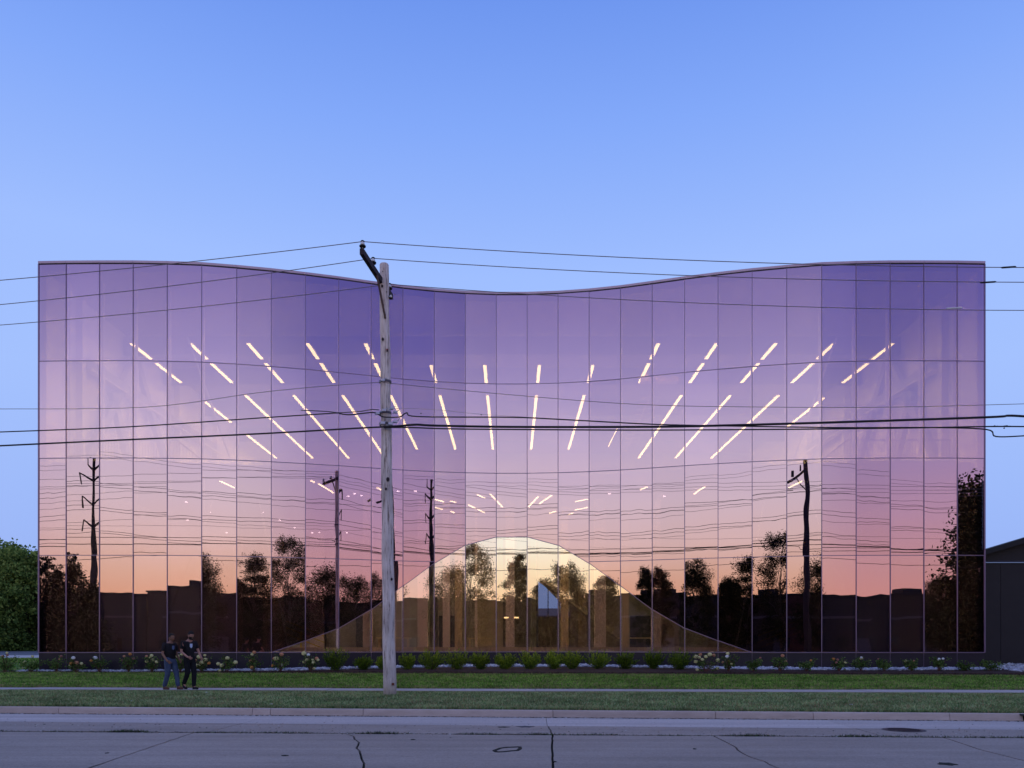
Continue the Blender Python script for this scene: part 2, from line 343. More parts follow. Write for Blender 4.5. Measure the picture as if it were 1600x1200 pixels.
# patches of tar around old cores and cracks in the slab
for k, (x, y, w, h) in enumerate([(821,1135.2,26,2.2),(786,1135.8,18,1.4),(866,1189.5,6,1.2),(1085,1169.5,5,1),(1480,1193,26,4),(167,1176,5,1),(445,1180,10,1.2),(645,1155,7,.8)]):
    c = PX(x, y, -1.55); D2 = PX(x, y-h/2, -1.55)[1]; D1 = PX(x, y+h/2, -1.55)[1]; rx = w/2/F*c[1]; ry = (D2-D1)/2
    mb = MB(); mb.prism([(c[0]+rx*math.cos(t)*(1+.25*math.sin(3*t+k)), c[1]+ry*math.sin(t)*(1+.3*math.sin(5*t+k))) for t in [i*math.pi/8 for i in range(16)]], EYE-1.5505, .02)
    mb.build('tar_patch', M_joint if k != 0 else mat('patch_grey', (.07,.07,.075), .9), road)
ring = [(664,1172.5),(700,1168),(736,1166.5),(772,1166),(812,1165.5),(816,1168.5),(800,1172),(760,1173),(720,1174.5),(680,1175)]
ring = [(772+ (x-664)*.27, 1167+(y-1165.5)*.85) for x, y in ring]
mb = MB(); pr = [PX(x, y, -1.555) for x, y in ring]
for a, b in zip(pr, pr[1:]+pr[:1]): mb.beam((a[0], a[1], EYE-1.559), (b[0], b[1], EYE-1.559), .05, .02)
mb.build('tar_seam', M_joint, road)

# curb: separate cast lengths
curb = thing('curb', 'pale concrete kerb running the whole width between gutter and grass', 'kerb', (0,0,0))
cx = [-60,-50,-40,-30,-22] + [(x-800)/F*16.9 for x in (76,394,423,570,862,1103,1244,1436)] + [11.5,18,28,40,60]
for a, b in zip(cx[:-1], cx[1:]):
    n = max(1, int((b-a)/1.2)); V = []; prof = [(.17,-.3),(.17,-.005),(.15,.0),(.03,.0),(.008,-.008),(0,-.03),(-.025,-.145),(-.03,-.3)]
    for i in range(n+1):
        X = a+.006+(b-a-.012)*i/n
        for d, z in prof: V.append((X, CF(X)+d, EYE-1.408+z))
    q = len(prof); Fs = [(i*q+j, i*q+j+1, (i+1)*q+j+1, (i+1)*q+j) for i in range(n) for j in range(q-1)] + [tuple(range(q))[::-1], tuple(n*q+k for k in range(q))]
    put('curb_stone', mesh_from('curb_stone', V, Fs, [M_curb]), curb)
# sidewalk: slabs
walk = sheet('sidewalk', -100, 100, 40, WF, WB, 1, cz(-1.46), M_joint)
wx = sorted([(x-800)/F*24 for x in (38,198,358,518,678,836,997,1160,1326,1490)] + [-60,-50,-44,-37.5,-31,-24.5,-18.5,17,20.2,23.4,30,36.5,43,50,60])
for k, (a, b) in enumerate(zip(wx[:-1], wx[1:])):
    g = .01; dz = rnd.uniform(-.006, .006)
    wob = lambda X, s: .05*mnoise.noise(Vector((X*1.3, s, 0)))
    n = 8; xs = [a+g+(b-a-2*g)*i/n for i in range(n+1)]
    poly = [(x, WF(x)+.02+wob(x, 5)) for x in xs] + [(x, WB(x)-.02+wob(x, 9)) for x in reversed(xs)]
    mb = MB(); mb.prism(poly, EYE-1.385+dz, .1); mb.build('sidewalk_slab', M_walk, walk)

# ------------------------------------------------------------------ the glass building
th = [-2.2,-.6,0,2,4,9.5,11.5,14,15.7,17.6,17.0,13,9,4.5]; PW = 1.382
right = [(PW/2, 34.4)]
for k in range(13, -1, -1):
    a = R(th[k]); l = PW if k else 1.16; x, y = right[-1]; right.append((x+l*math.cos(a), y-l*math.sin(a)))
Q = [(-x-.012, y) for x, y in reversed(right)] + [(x-.012, y) for x, y in right]      # 30 mullion points
ROWS = [-.33, 3.67, 7.67, 11.67, 15.67]
ARCH = {14:4.81, 13:4.43, 12:3.60, 11:2.57, 10:1.52, 9:.70, 8:.16, 7:-.33}
arch_z = lambda i: ARCH.get(min(i, 29-i), -.33)
bld = thing('glass_building', 'tall building with concave purple mirror glass front and a clear arch at its foot', 'building', (0, 34, EYE-1.0))
ob = (0, -34, -(EYE-1.0))
M_cap = mat('purple_metal_trim', (.23,.17,.27), .35, .6)
M_cope = mat('coping_metal', (.50,.37,.45), .4, .35, var=.06, scale=3)
M_base = mat('dark_base_panel', (.030,.024,.032), .35, .2, var=.08, scale=2)
M_steel = mat('painted_steel', (.75,.70,.62), .5)
M_dsteel = mat('dark_steel', (.10,.09,.11), .6)  # steel with one even dark base colour
M_int = mat('interior_wall', (.72,.67,.60), .9, var=.05, scale=1)
M_tan = mat('tan_timber', (.60,.43,.29), .6, var=.15, scale=4, stretch=(4,4,.3))
M_pink = mat('plaster_column', (.70,.53,.48), .8, var=.05, scale=3)
M_floor = mat('interior_floor', (.45,.38,.30), .5, var=.1)
M_ceil = mat('interior_ceiling', (.22,.20,.22), .9)
M_darkwall = mat('dark_partition', (.60,.52,.45), .9, var=.15, scale=.8)
def bput(mb, name, m, smooth=False, **p):
    o = mb.build(name, m, bld, smooth, **p); o.location = ob; return o
def fp(i, u, zr, off):           # point on facade column i at u metres from its left mullion, off metres outward
    a, b = Q[i], Q[i+1]; dx, dy = b[0]-a[0], b[1]-a[1]; l = math.hypot(dx, dy); tx, ty = dx/l, dy/l
    nx, ny = ty, -tx
    return Vector((a[0]+tx*u+nx*off, a[1]+ty*u+ny*off, EYE+zr))
def col_len(i): return math.hypot(Q[i+1][0]-Q[i][0], Q[i+1][1]-Q[i][1])
def pane(i, poly, gm):
    """poly [(u,z)] ccw seen from outside"""
    cu = sum(p[0] for p in poly)/len(poly); czz = sum(p[1] for p in poly)/len(poly)
    tu, tz = rnd.gauss(0, .0016), rnd.gauss(0, .0013)
    cen = fp(i, cu, czz, 0); n = len(poly)
    fr = [fp(i, u, z, (u-cu)*tu+(z-czz)*tz) - cen for u, z in poly]
    bk = [fp(i, u, z, (u-cu)*tu+(z-czz)*tz-.022) - cen for u, z in poly]
    Fs = [tuple(range(n)), tuple(range(2*n-1, n-1, -1))] + [(k, k+n, (k+1) % n+n, (k+1) % n) for k in range(n)]
    mi = [0, 1] + [2]*n
    me = mesh_from('glass_pane', fr+bk, Fs, [gm, GB, M_cap], mi)
    put('glass_pane', me, bld, cen+Vector(ob))
def cut(i, z0, z1, above):
    """part of the rectangle z0..z1 above (or below) the arch line in column i"""
    l = col_len(i); g = .012; a0, a1 = arch_z(i), arch_z(i+1); ar = lambda u: a0+(a1-a0)*u/l
    us = [g, l-g]
    rect = [(g, z0+g), (l-g, z0+g), (l-g, z1-g), (g, z1-g)]
    def inside(p): return (p[1]-ar(p[0])-g)*(1 if above else -1) - (0 if above else 2*g) >= 0 if above else (ar(p[0])-g-p[1]) >= 0
    val = (lambda p: p[1]-ar(p[0])-g) if above else (lambda p: ar(p[0])-g-p[1])
    outp = []
    for a, b in zip(rect, rect[1:]+rect[:1]):
        va, vb = val(a), val(b)
        if va >= 0: outp.append(a)
        if va*vb < 0: t = va/(va-vb); outp.append((a[0]+(b[0]-a[0])*t, a[1]+(b[1]-a[1])*t))
    return outp
for i in range(29):
    l = col_len(i); m_ = min(i, 28-i); in_arch = 7 <= i <= 21; tall = 12 <= i <= 16
    for r in range(4):
        z0, z1 = ROWS[r], ROWS[r+1]
        if r == 0 and tall: continue
        if r == 1 and tall: z0 = ROWS[0]
        if in_arch and r <= 1:
            p = cut(i, z0, z1, True)
            if len(p) >= 3: pane(i, p, GT)
        else: pane(i, [(.012, z0+.012), (l-.012, z0+.012), (l-.012, z1-.012), (.012, z1-.012)], GT)
    if in_arch:
        p = cut(i, ROWS[0], 7.67, False)
        if len(p) >= 3: pane(i, p, GC)
        mb = MB(); a0, a1 = arch_z(i), arch_z(i+1)
        v = [fp(i, u, z, o) for o in (.014, -.05) for u, z in ((.014, a0-.016), (l-.014, a1-.016), (l-.014, a1+.016), (.014, a0+.016))]
        mb.add(v, [(0,1,2,3),(7,6,5,4),(0,4,5,1),(1,5,6,2),(2,6,7,3),(3,7,4,0)]); bput(mb, 'arch_rail', M_cap)
    for r, z in enumerate(ROWS[:4]):
        if r == 1 and (tall or (in_arch and min(arch_z(i), arch_z(i+1)) > 3.5)): continue
        h = .026 if r else .035
        mb = MB(); v = [fp(i, u, zz_, o) for o in (.016 if r else .03, -.06) for u, zz_ in ((.016, z-h/2), (l-.016, z-h/2), (l-.016, z+h/2), (.016, z+h/2))]
        mb.add(v, [(0,1,2,3),(7,6,5,4),(0,4,5,1),(1,5,6,2),(2,6,7,3),(3,7,4,0)]); bput(mb, 'transom' if r else 'sill', M_cap)
    # base panel and coping of this bay
    for nm, z0, z1, o0, o1, m, g in (('base_panel', -1.25, -.35, .0, -.08, M_base, .008), ('coping', 15.68, 15.775, .05, -.35, M_cope, .002), ('coping_lip', 15.655, 15.679, .03, -.02, M_dsteel, .002)):
        mb = MB(); v = [fp(i, u, z, o) for o in (o0, o1) for u, z in ((g, z0), (l-g, z0), (l-g, z1), (g, z1))]
        mb.add(v, [(0,1,2,3),(7,6,5,4),(0,4,5,1),(1,5,6,2),(2,6,7,3),(3,7,4,0)]); bput(mb, nm, m)
for i in range(30):
    a = Q[i]; ia, ib = max(0, i-1), min(28, i)
    ang = [math.atan2(Q[k+1][1]-Q[k][1], Q[k+1][0]-Q[k][0]) for k in (ia, ib)]; rz = sum(ang)/2
    nx, ny = math.sin(rz), -math.cos(rz)
    mb = MB(); w = .030 if 0 < i < 29 else .05
    mb.box((a[0]-nx*.03, a[1]-ny*.03, EYE+7.67), (w, .105, 16.0), rz); bput(mb, 'mullion', M_cap)
    if 0 < i < 29:
        mb = MB(); mb.box((a[0], a[1]+.02, EYE-.8), (.014, .035, .9), rz); bput(mb, 'base_joint', M_cap)
        mb = MB(); mb.box((a[0]-nx*.30, a[1]-ny*.30, EYE+11.4), (.06, .14, 7.2), rz); mb.box((a[0]-nx*.30, a[1]-ny*.30, EYE+3.4), (.06, .14, 7.4), rz)
        bput(mb, 'support_fin', M_steel)
# shell
XL, XR, DB = Q[0][0]+.06, Q[-1][0]-.06, 62.0
curve_in = [(x, y+.75) for x, y in Q]
for X, D0 in ((XL, Q[0][1]), (XR, Q[-1][1])):
    mb = MB(); mb.box((X+(.1 if X < 0 else -.1), (D0+.08+DB)/2, EYE+7.25), (.2, DB-D0-.08, 16.95)); bput(mb, 'side_wall', M_int)
mb = MB(); mb.prism([(XL+.2, Q[0][1]+.1)]+[(x, y+.1) for x, y in Q[1:-1]]+[(XR-.2, Q[-1][1]+.1), (XR-.2, DB), (XL+.2, DB)], EYE+15.6, .2); bput(mb, 'roof', M_ceil)
inner = lambda o: [(XL+.25, Q[0][1]+o)]+[(x, y+o) for x, y in Q[1:-1]]+[(XR-.25, Q[-1][1]+o), (XR-.25, DB-.3), (XL+.25, DB-.3)]
mb = MB(); mb.prism(inner(.45), EYE+7.60, .42); bput(mb, 'upper_floor', M_ceil)
mb = MB(); mb.prism(inner(.12), EYE-.36, .2); bput(mb, 'ground_floor', M_floor)
# rear wall with a gap through which the sky behind shows
def wallpiece(x0, x1, z0, z1):
    mb = MB(); mb.box(((x0+x1)/2, DB, EYE+(z0+z1)/2), (x1-x0, .25, z1-z0)); bput(mb, 'rear_wall', M_darkwall)
wallpiece(XL, 1.6, -1.2, 7.2); wallpiece(5.4, XR, -1.2, 7.2)
DG = 50.0; TX0, TX1, TZ0, TZ1 = 1.62, 3.75, 1.75, 4.25
LP = [mat('lobby_dark', (.30,.25,.22), .8, var=.2, scale=1), mat('lobby_brown', (.40,.32,.28), .8, var=.15, scale=1), mat('lobby_rose', (.62,.47,.42), .8, var=.06, scale=1), mat('lobby_tan', (.55,.41,.30), .7, var=.1, scale=2), mat('lobby_green', (.36,.33,.28), .8, var=.25, scale=1)]
lp = random.Random(12)
for X0_, X1_ in ((XL+.2, TX0), (TX1, XR-.2)):
    x = X0_; last = -1
    while x < X1_-.3:
        w = min(lp.choice((.55, .9, 1.3, 1.8, 2.4)), X1_-x)
        if X1_-x-w < .3: w = X1_-x
        q = lp.choice([k for k in (0, 0, 1, 1, 2, 3, 4, 4) if k != last]); last = q; dy = lp.uniform(-.35, .35)
        mb = MB(); mb.box((x+w/2, DG+dy, EYE+3.4), (w+.01, .2, 7.5)); bput(mb, 'lobby_panel', LP[q]); x += w
for x0, x1, z0, z1, q in ((TX0, TX1, TZ1, 7.17, 1), (TX0, TX1, -.36, TZ0, 0)):
    mb = MB(); mb.box(((x0+x1)/2, DG, EYE+(z0+z1)/2), (x1-x0, .2, z1-z0)); bput(mb, 'lobby_panel', LP[q])
for x, z, w, h in ((-9.5, .75, 1.1, 2.2), (-4.2, .75, 1.0, 2.2), (8.6, .75, 2.0, 2.2)):
    mb = MB(); mb.box((x, DG-.55, EYE+z), (w, .08, h)); bput(mb, 'lobby_door', M_dsteel)
for x, D, w in ((-6.3, 41, 1.8), (6.9, 42, 2.2), (-1.8, 43.5, 1.4)):
    mb = MB(); mb.box((x, D, EYE+.35), (w, .7, .06)); mb.box((x-w*.42, D, EYE+-.0), (.06, .6, .7)); mb.box((x+w*.42, D, EYE+-.0), (.06, .6, .7)); bput(mb, 'lobby_table', M_tan)
mb = MB(); v = [(x, DG+d, EYE+z) for d in (-.1, .1) for x, z in ((TX0+.1, TZ1), (TX1, TZ0+.35), (TX1, TZ1))]
mb.add(v, [(0,1,2),(5,4,3),(0,3,4,1),(1,4,5,2),(2,5,3,0)]); bput(mb, 'lobby_wall', M_darkwall)
for x in (2.35, 3.1):
    mb = MB(); mb.box((x, DG, EYE+(TZ0+TZ1)/2), (.05, .12, TZ1-TZ0)); bput(mb, 'window_bar', M_dsteel)
mb = MB(); mb.box((0, DB, EYE+11.4), (XR-XL, .25, 8.3)); bput(mb, 'rear_wall', mat('upper_rear_wall', (.22,.20,.22), .9))
# side-wall bracing, beams and columns seen through the top rows
for s in (-1, 1):
    X = s*(XR-.5)
    mb = MB()
    for D in (33.7, 38.5, 43.5, 49): mb.box((X, D, EYE+11.4), (.3, .3, 7.4))
    bput(mb, 'steel_column', M_steel)
    mb = MB(); mb.beam((X, 33.9, EYE+12.45), (X, 49, EYE+12.45), .3, .5); mb.build  # horizontal rail beam
    bput(mb, 'side_beam', M_dsteel)
    mb = MB(); mb.beam((X-.18*s, 33.9, EYE+12.15), (X-.18*s, 49, EYE+12.15), .35, .06); bput(mb, 'beam_flange', M_steel)
    for (Da, za, Db_, zb) in ((33.8, 7.8, 38.4, 14.2), (38.6, 14.2, 43.4, 7.8), (38.4, 7.8, 36.2, 11.9)):
        mb = MB(); mb.beam((X-.05*s, Da, EYE+za), (X-.05*s, Db_, EYE+zb), .25, .42); bput(mb, 'cross_brace', M_dsteel)
    # railing just behind the glass on the upper floor
    mb = MB(); x0, x1, Dr = s*14.3, s*18.9, 32.75
    for z in (8.72, 7.8): mb.beam((x0, Dr, EYE+z), (x1, Dr, EYE+z), .05, .05)
    n = 38
    for k in range(n+1): X_ = x0+(x1-x0)*k/n; mb.box((X_, Dr, EYE+8.25), (.018, .018, .9))
    xs = s*13.2
    mb.beam((x0, Dr, EYE+8.72), (xs, Dr+.02, EYE+7.85), .05, .05)
    for k in range(1, 8): t = k/8; mb.box((x0+(xs-x0)*t, Dr, EYE+7.65+(1-t)*.45+.1), (.018, .018, .9*(1-t)+.15))
    bput(mb, 'railing', M_dsteel)
# ceiling beams, braces near the glass
for D in (38.0, 42.3, 48, 54):
    mb = MB(); mb.box((0, D, EYE+14.75), (XR-XL-.5, .25, .9)); bput(mb, 'ceiling_beam', M_dsteel)
for s in (-1, 1):
    mb = MB(); mb.beam((s*15.0, 35.5, EYE+14.2), (s*12.4, 34.3, EYE+7.8), .07, .07); bput(mb, 'tie_rod', M_steel)
    mb = MB(); mb.beam((s*12.0, 36.5, EYE+6.8), (s*10.1, 34.8, EYE+-.3), .07, .07); bput(mb, 'tie_rod', M_steel)
    mb = MB(); mb.beam((s*14.2, 36.5, EYE+6.8), (s*16.2, 34.8, EYE+-.3), .09, .09); bput(mb, 'tie_rod', M_steel)
# ground floor columns and a sloping stair underside seen in the arch
for (xa, xb, D, m) in ((653,668,37.5,M_pink),(692,703,38.5,M_pink),(711,722,39.5,M_tan),(790,804,38,M_pink),(876,888,39.5,M_tan),(929,946,37.5,M_pink),(972,982,40,M_tan),(1018,1032,37.5,M_pink),(610,618,37,M_pink),(568,582,36,M_pink),(742,746,40,M_pink),(838,841,41,M_dsteel)):
    mb = MB(); w = (xb-xa)/F*D; mb.box((((xa+xb)/2-800)/F*D, D, EYE+3.4), (w, w*.8, 7.4)); bput(mb, 'interior_column', m)
mb = MB(); a = AT(838, 900, 45); b = AT(975, 1003, 45); mb.beam(a, b, 1.6, .24); bput(mb, 'stair_flight', LP[1])
mb = MB(); mb.prism([(x, y+.55) for x, y in Q[7:23]]+[(x, y+.7) for x, y in Q[22:6:-1]], EYE-.12, .18); bput(mb, 'window_bench', M_tan)
for x in (500, 1190):
    mb = MB(); s = 1 if x < 800 else -1; D = 36.5; X = (x-800)/F*D
    for k in range(3): mb.beam((X-s*1.6, D, EYE+1.1-.3*k), (X+s*.2, D, EYE+.3-.3*k+.1), .05, .05)
    mb.box((X-s*.9, D, EYE+.1), (.08, .08, 1.0)); bput(mb, 'stair_railing', mat('yellow_rail', (.55,.38,.05), .5))
mb = MB(); mb.box(((187-800)/F*35, 35, EYE-.1+.05), (.14, .14, .7)); bput(mb, 'bollard', mat('yellow_rail', (.55,.38,.05), .5))
# hanging cable ladder right of the centre
mb = MB(); a, b = AT(1023, 620, 43.4), AT(985, 703, 55)
off = Vector((.28, 0, 0))
mb.beam(a-off, b-off, .04, .06); mb.beam(a+off, b+off, .04, .06)
for k in range(12): p = a+(b-a)*k/11; mb.beam(p-off, p+off, .05, .04); mb.box(p+Vector((-.5, 0, -.05)), (.5, .06, .04))
bput(mb, 'cable_ladder', M_tan)
mb = MB(); mb.box(AT(1030, 594, 40), (1.9, .5, .26)); mb.box(AT(1011, 584, 40), (.22, .3, .4)); bput(mb, 'duct', M_tan)

# ------------------------------------------------------------------ lamps inside
M_lamp = mat('warm_led', (1, .84, .26), emit=360)
M_lamp2 = mat('warm_led_small', (1, .84, .36), emit=85)
M_spot = mat('warm_spot', (1, .84, .74), emit=720)
M_wall = mat('warm_wall_lamp', (1, .68, .30), emit=3.2)
M_house = mat('lamp_housing', (.6,.6,.6), .5)
_bar = {}
def bar_lamp(a, b, w, label, group, lm):
    a, b = Vector(a), Vector(b); c = (a+b)/2; d = b-a; rz = math.atan2(d.y, d.x)
    t = thing('linear_lamp', label, 'ceiling lamp', c, rz, group)
    ln = d.length
    mb = MB(); mb.box((0,0,0), (ln, w, .03)); mb.build('diffuser', lm, t)
    mb = MB(); mb.box((0,0,.05), (ln+.02, w+.03, .06)); mb.build('housing', M_house, t)
HL = 14.0
ordn = ['outermost','second outermost','third outermost','fourth outermost','third from the middle','second from the middle','innermost']
ks = [1.265,1.07,.877,.68,.487,.29,.098]
for s in (-1, 1):
    side_ = 'left' if s < 0 else 'right'
    for q, k in enumerate(ks):
        X = s*k*HL
        yA = 571 if q >= 5 else 537
        segs = [(yA, 561, 'front')] if q < 5 else []
        segs += [(568 if q < 5 else 571, 598, 'middle')]
        yE = 716 if q <= 3 else 702
        yS = 618
        if q == 0:
            segs += [(628, 660, 'rear'), (678, 716, 'deep rear')] if s < 0 else [(622, 668, 'rear')]
        elif q == 4 and s > 0: segs += [(670, 698, 'rear')]
        else: segs += [(yS, yE, 'rear')]
        for y0, y1, rw in segs:
            D0, D1 = F*HL/(HY-y0), F*HL/(HY-y1)
            bar_lamp((X, D0, EYE+HL), (X, D1, EYE+HL), .16 if not (q == 4 and s > 0 and rw == 'rear') else .05, f'{ordn[q]} lit lamp bar, {rw} row, {side_} half of top floor', f'lamp bars in the {rw} row of the top floor', M_lamp)
HB = 7.12
low = [(163,806,183,811),(344,752,366,762),(1413,810,1437,803),(1233,762,1253,752),(486,751,491,754),(498,756,521,770),(589,762,597,766),(732,789,757,801),(746,773,757,778),(766,772,785,792),(826,792,841,776),(843,787,862,774),(859,802,868,799),(899,784,918,780),(898,797,918,793),(888,804,895,802),(679,780,693,784),(680,793,692,796),(983,768,996,763),(1001,765,1011,761),(1085,772,1090,768),(1091,767,1101,761),(848,749,858,743),(888,747,895,745),(704,783,712,785),(704,799,712,802)]
low.sort(key=lambda t: t[0]+t[2])
def ordinal(n): return {1:'first',2:'second',3:'third'}.get(n, f'{n}th')
for k, (xa, ya, xb, yb) in enumerate(low):
    Da, Db_ = F*HB/(HY-ya), F*HB/(HY-yb)
    if min(Da, Db_) < 35.1 and 600 < xa < 1000: continue
    bar_lamp(((xa-800)/F*Da, Da, EYE+HB), ((xb-800)/F*Db_, Db_, EYE+HB), .075, f'{ordinal(k+1)} from the left of the short lamp bars on the lower ceiling', 'short lamp bars under the upper floor', M_lamp2)
dots = sorted([(291,785),(293,813),(328,801),(354,835),(410,801),(437,813),(460,825),(499,844),(488,851),(542,866),(544,776),(554,772),(565,775),(622,768),(649,768),(1038,776),(952,772)])
dm = None
for k, (x, y) in enumerate(dots):
    D = F*HB/(HY-y); D = min(D, 49)
    t = thing('downlight', f'{ordinal(k+1)} from the left of the tiny round downlights on the lower ceiling', 'ceiling lamp', ((x-800)/F*D, D, EYE+HB), 0, 'round downlights under the upper floor')
    if dm is None:
        mb = MB(); mb.tube([(0,0,0),(0,0,.03)], .065, 12); lens = mb.build('lens', M_spot, t).data; mb = MB(); mb.tube([(0,0,.031),(0,0,.06)], .09, 12); rim = mb.build('housing', M_house, t).data; dm = 1
    else: put('lens', lens, t); put('housing', rim, t)

for k, (x, y) in enumerate(((791, 965), (807, 965))):
    p = AT(x, y, 37.6); t = thing('wall_lamp', ('left' if k == 0 else 'right')+' one of two short glowing lamps flanking the pale lobby column', 'lamp', p, 0, 'column lamps in the lobby')
    mb = MB(); mb.box((0, 0, 0), (.22, .06, .06)); mb.build('diffuser', M_wall, t)
    mb = MB(); mb.box((0, .05, .0), (.24, .04, .10)); mb.build('bracket', M_house, t)
# ------------------------------------------------------------------ dark shed to the right
M_shed = mat('dark_ribbed_cladding', (.026,.022,.024), .6, .1, var=.1, scale=1.5)
shed = thing('dark_shed', 'low dark metal building with sloping roof edge beside the glass front at right', 'building', (21, 34, EYE-1.1))
so = (-21, -34, -(EYE-1.1))
def sput(mb, name, m): o = mb.build(name, m, shed); o.location = so; return o
SD = 34.0
zroof = lambda X: 4.02+.30*(X-20.9)
xs_ = [19.62, 20.6, 21.63, 24.4, 27.2, 30, 33, 36, 40]
for a, b in zip(xs_[:-1], xs_[1:]):
    mb = MB(); g = .008; v = [(X, D, EYE+z) for D in (SD, SD+.1) for X, z in ((a+g, -1.25), (b-g, -1.25), (b-g, 3.62), (a+g, 3.62))]
    mb.add(v, [(0,1,2,3),(7,6,5,4),(0,4,5,1),(1,5,6,2),(2,6,7,3),(3,7,4,0)]); sput(mb, 'wall_panel', M_shed)
mb = MB(); v = [(X, D, EYE+z) for D in (SD-.02, SD+.1) for X, z in ((19.62, 3.70), (40, 3.70), (40, zroof(40)), (21, zroof(21)), (19.62, zroof(21)-.1))]
mb.add(v, [(0,1,2,3,4),(9,8,7,6,5)]+[(k, k+5, (k+1) % 5+5, (k+1) % 5) for k in range(5)]); sput(mb, 'gable', M_shed)
mb = MB(); mb.beam((19.62, SD-.04, EYE+3.66), (40, SD-.04, EYE+3.66), .1, .06); sput(mb, 'drip_trim', mat('slate_trim', (.06,.065,.10), .5, .3))
mb = MB(); mb.beam((19.6, SD-.25, EYE+zroof(19.9)), (40, SD-.25, EYE+zroof(40)+.05), .6, .22); sput(mb, 'roof_edge', mat('roof_edge_black', (.014,.013,.015), .6))
mb = MB(); mb.beam((19.7, SD-.35, EYE+zroof(20.0)+.18), (21.0, SD-.35, EYE+zroof(21.0)+.08), .3, .1); sput(mb, 'flashing', mat('pale_flashing', (.5,.5,.52), .5))
mb = MB(); mb.box((24, 50, EYE+1.2), (.2, 31, 4.8)); mb.prism([(19.7, SD+.12), (40, SD+.12), (40, 60), (19.7, 60)], EYE+3.6, .2); sput(mb, 'roof', M_shed)
mb = MB(); mb.box((19.93, SD-.03, EYE+.08), (.12, .06, 2.3)); sput(mb, 'door', mat('door_black', (.01,.01,.012), .5))
mb = MB(); mb.box((20.06, SD-.06, EYE+.1), (.05, .08, 2.4)); mb.box((19.93, SD-.06, EYE+1.32), (.3, .08, .05)); sput(mb, 'door_frame', mat('door_frame_grey', (.20,.21,.24), .4, .4))

# ------------------------------------------------------------------ planting bed: mulch, cobbles
BX0, BX1 = -20.9, 30.0
def facD(X):
    if X <= Q[0][0]: return Q[0][1]-.1
    if X >= Q[-1][0]: return SD
    for a, b in zip(Q[:-1], Q[1:]):
        if a[0] <= X <= b[0]: return a[1]+(b[1]-a[1])*(X-a[0])/(b[0]-a[0])
bed_z = lambda X, D: max(lawn_z(X, D), EYE-1.14+.04*(D-BED(X)))+.015
sheet('planting_bed', BX0, BX1, 200, lambda X: BED(X)+.03*mnoise.noise(Vector((X*2, 0, 0))), lambda X: facD(X)+.02, 8, bed_z, M_mulch)
# bark chips
n = 26000; Xs = nr.uniform(BX0, BX1-4, n); V = np.zeros((n*4, 3)); mi = nr.integers(0, 3, n)
Ds = np.array([BED(x)+nr.uniform(0, .95) for x in Xs]); Zs = np.array([bed_z(x, d) for x, d in zip(Xs, Ds)])+.008
ang = nr.uniform(0, 6.28, n); tl = nr.uniform(-.5, .5, n); L_ = nr.uniform(.015, .04, n); W_ = nr.uniform(.006, .014, n)
for k, (a, b) in enumerate(((-1,-1),(1,-1),(1,1),(-1,1))):
    V[k::4, 0] = Xs+a*L_*np.cos(ang)-b*W_*np.sin(ang); V[k::4, 1] = Ds+a*L_*np.sin(ang)+b*W_*np.cos(ang); V[k::4, 2] = Zs+a*L_*tl+.008
put('bark_chips', np_mesh('bark_chips', V, np.arange(n*4).reshape(-1, 4), [mat('bark_a', (.075,.034,.024), .9), mat('bark_b', (.04,.022,.018), .9), mat('bark_c', (.12,.06,.04), .9)], mi), kind='stuff', label='dark reddish bark mulch along the planting bed', category='mulch')
# cobbles
ico = bmesh.new(); bmesh.ops.create_icosphere(ico, subdivisions=1, radius=1); iv = np.array([v.co[:] for v in ico.verts]); ifc = np.array([[v.index for v in f.verts] for f in ico.faces]); ico.free()
pts = []
for _ in range(9000):
    X = rnd.uniform(-20.1, 27.0)
    if X < 19.6: fd = facD(X); D = fd-rnd.uniform(.02, min(1.05, max(.45, fd-BED(X)-.9) if abs(X) < 15 else max(.35, fd-BED(X)-.35)))
    else: D = rnd.uniform(BED(X)+1.2, SD-.05)
    pts.append((X, D))
n = len(pts); nv = len(iv)
P_ = np.array(pts); Z_ = np.array([bed_z(x, d) for x, d in pts]); S = nr.uniform(.035, .085, n)
A = nr.uniform(0, 6.28, n); sq = nr.uniform(.45, .75, n); st = nr.uniform(1.0, 1.5, n)
jit = 1+nr.uniform(-.12, .12, (n, nv, 1))
B = iv[None]*jit; x = B[..., 0]*st[:, None]; y = B[..., 1]
V = np.stack([(x*np.cos(A)[:, None]-y*np.sin(A)[:, None])*S[:, None]+P_[:, 0:1], (x*np.sin(A)[:, None]+y*np.cos(A)[:, None])*S[:, None]+P_[:, 1:2], B[..., 2]*(S*sq)[:, None]+(Z_+S*sq*.5)[:, None]], -1).reshape(-1, 3)
Fa = (ifc[None]+(np.arange(n)*nv)[:, None, None]).reshape(-1, 3); mi = np.repeat(nr.integers(0, 3, n), len(ifc))
put('cobbles', np_mesh('cobbles', V, Fa, [mat('cobble_pale', (.40,.41,.46), .7), mat('cobble_grey', (.27,.28,.33), .7), mat('cobble_white', (.55,.57,.62), .7)], mi, True), kind='stuff', label='band of pale grey blue cobbles along the foot of the building', category='stones')

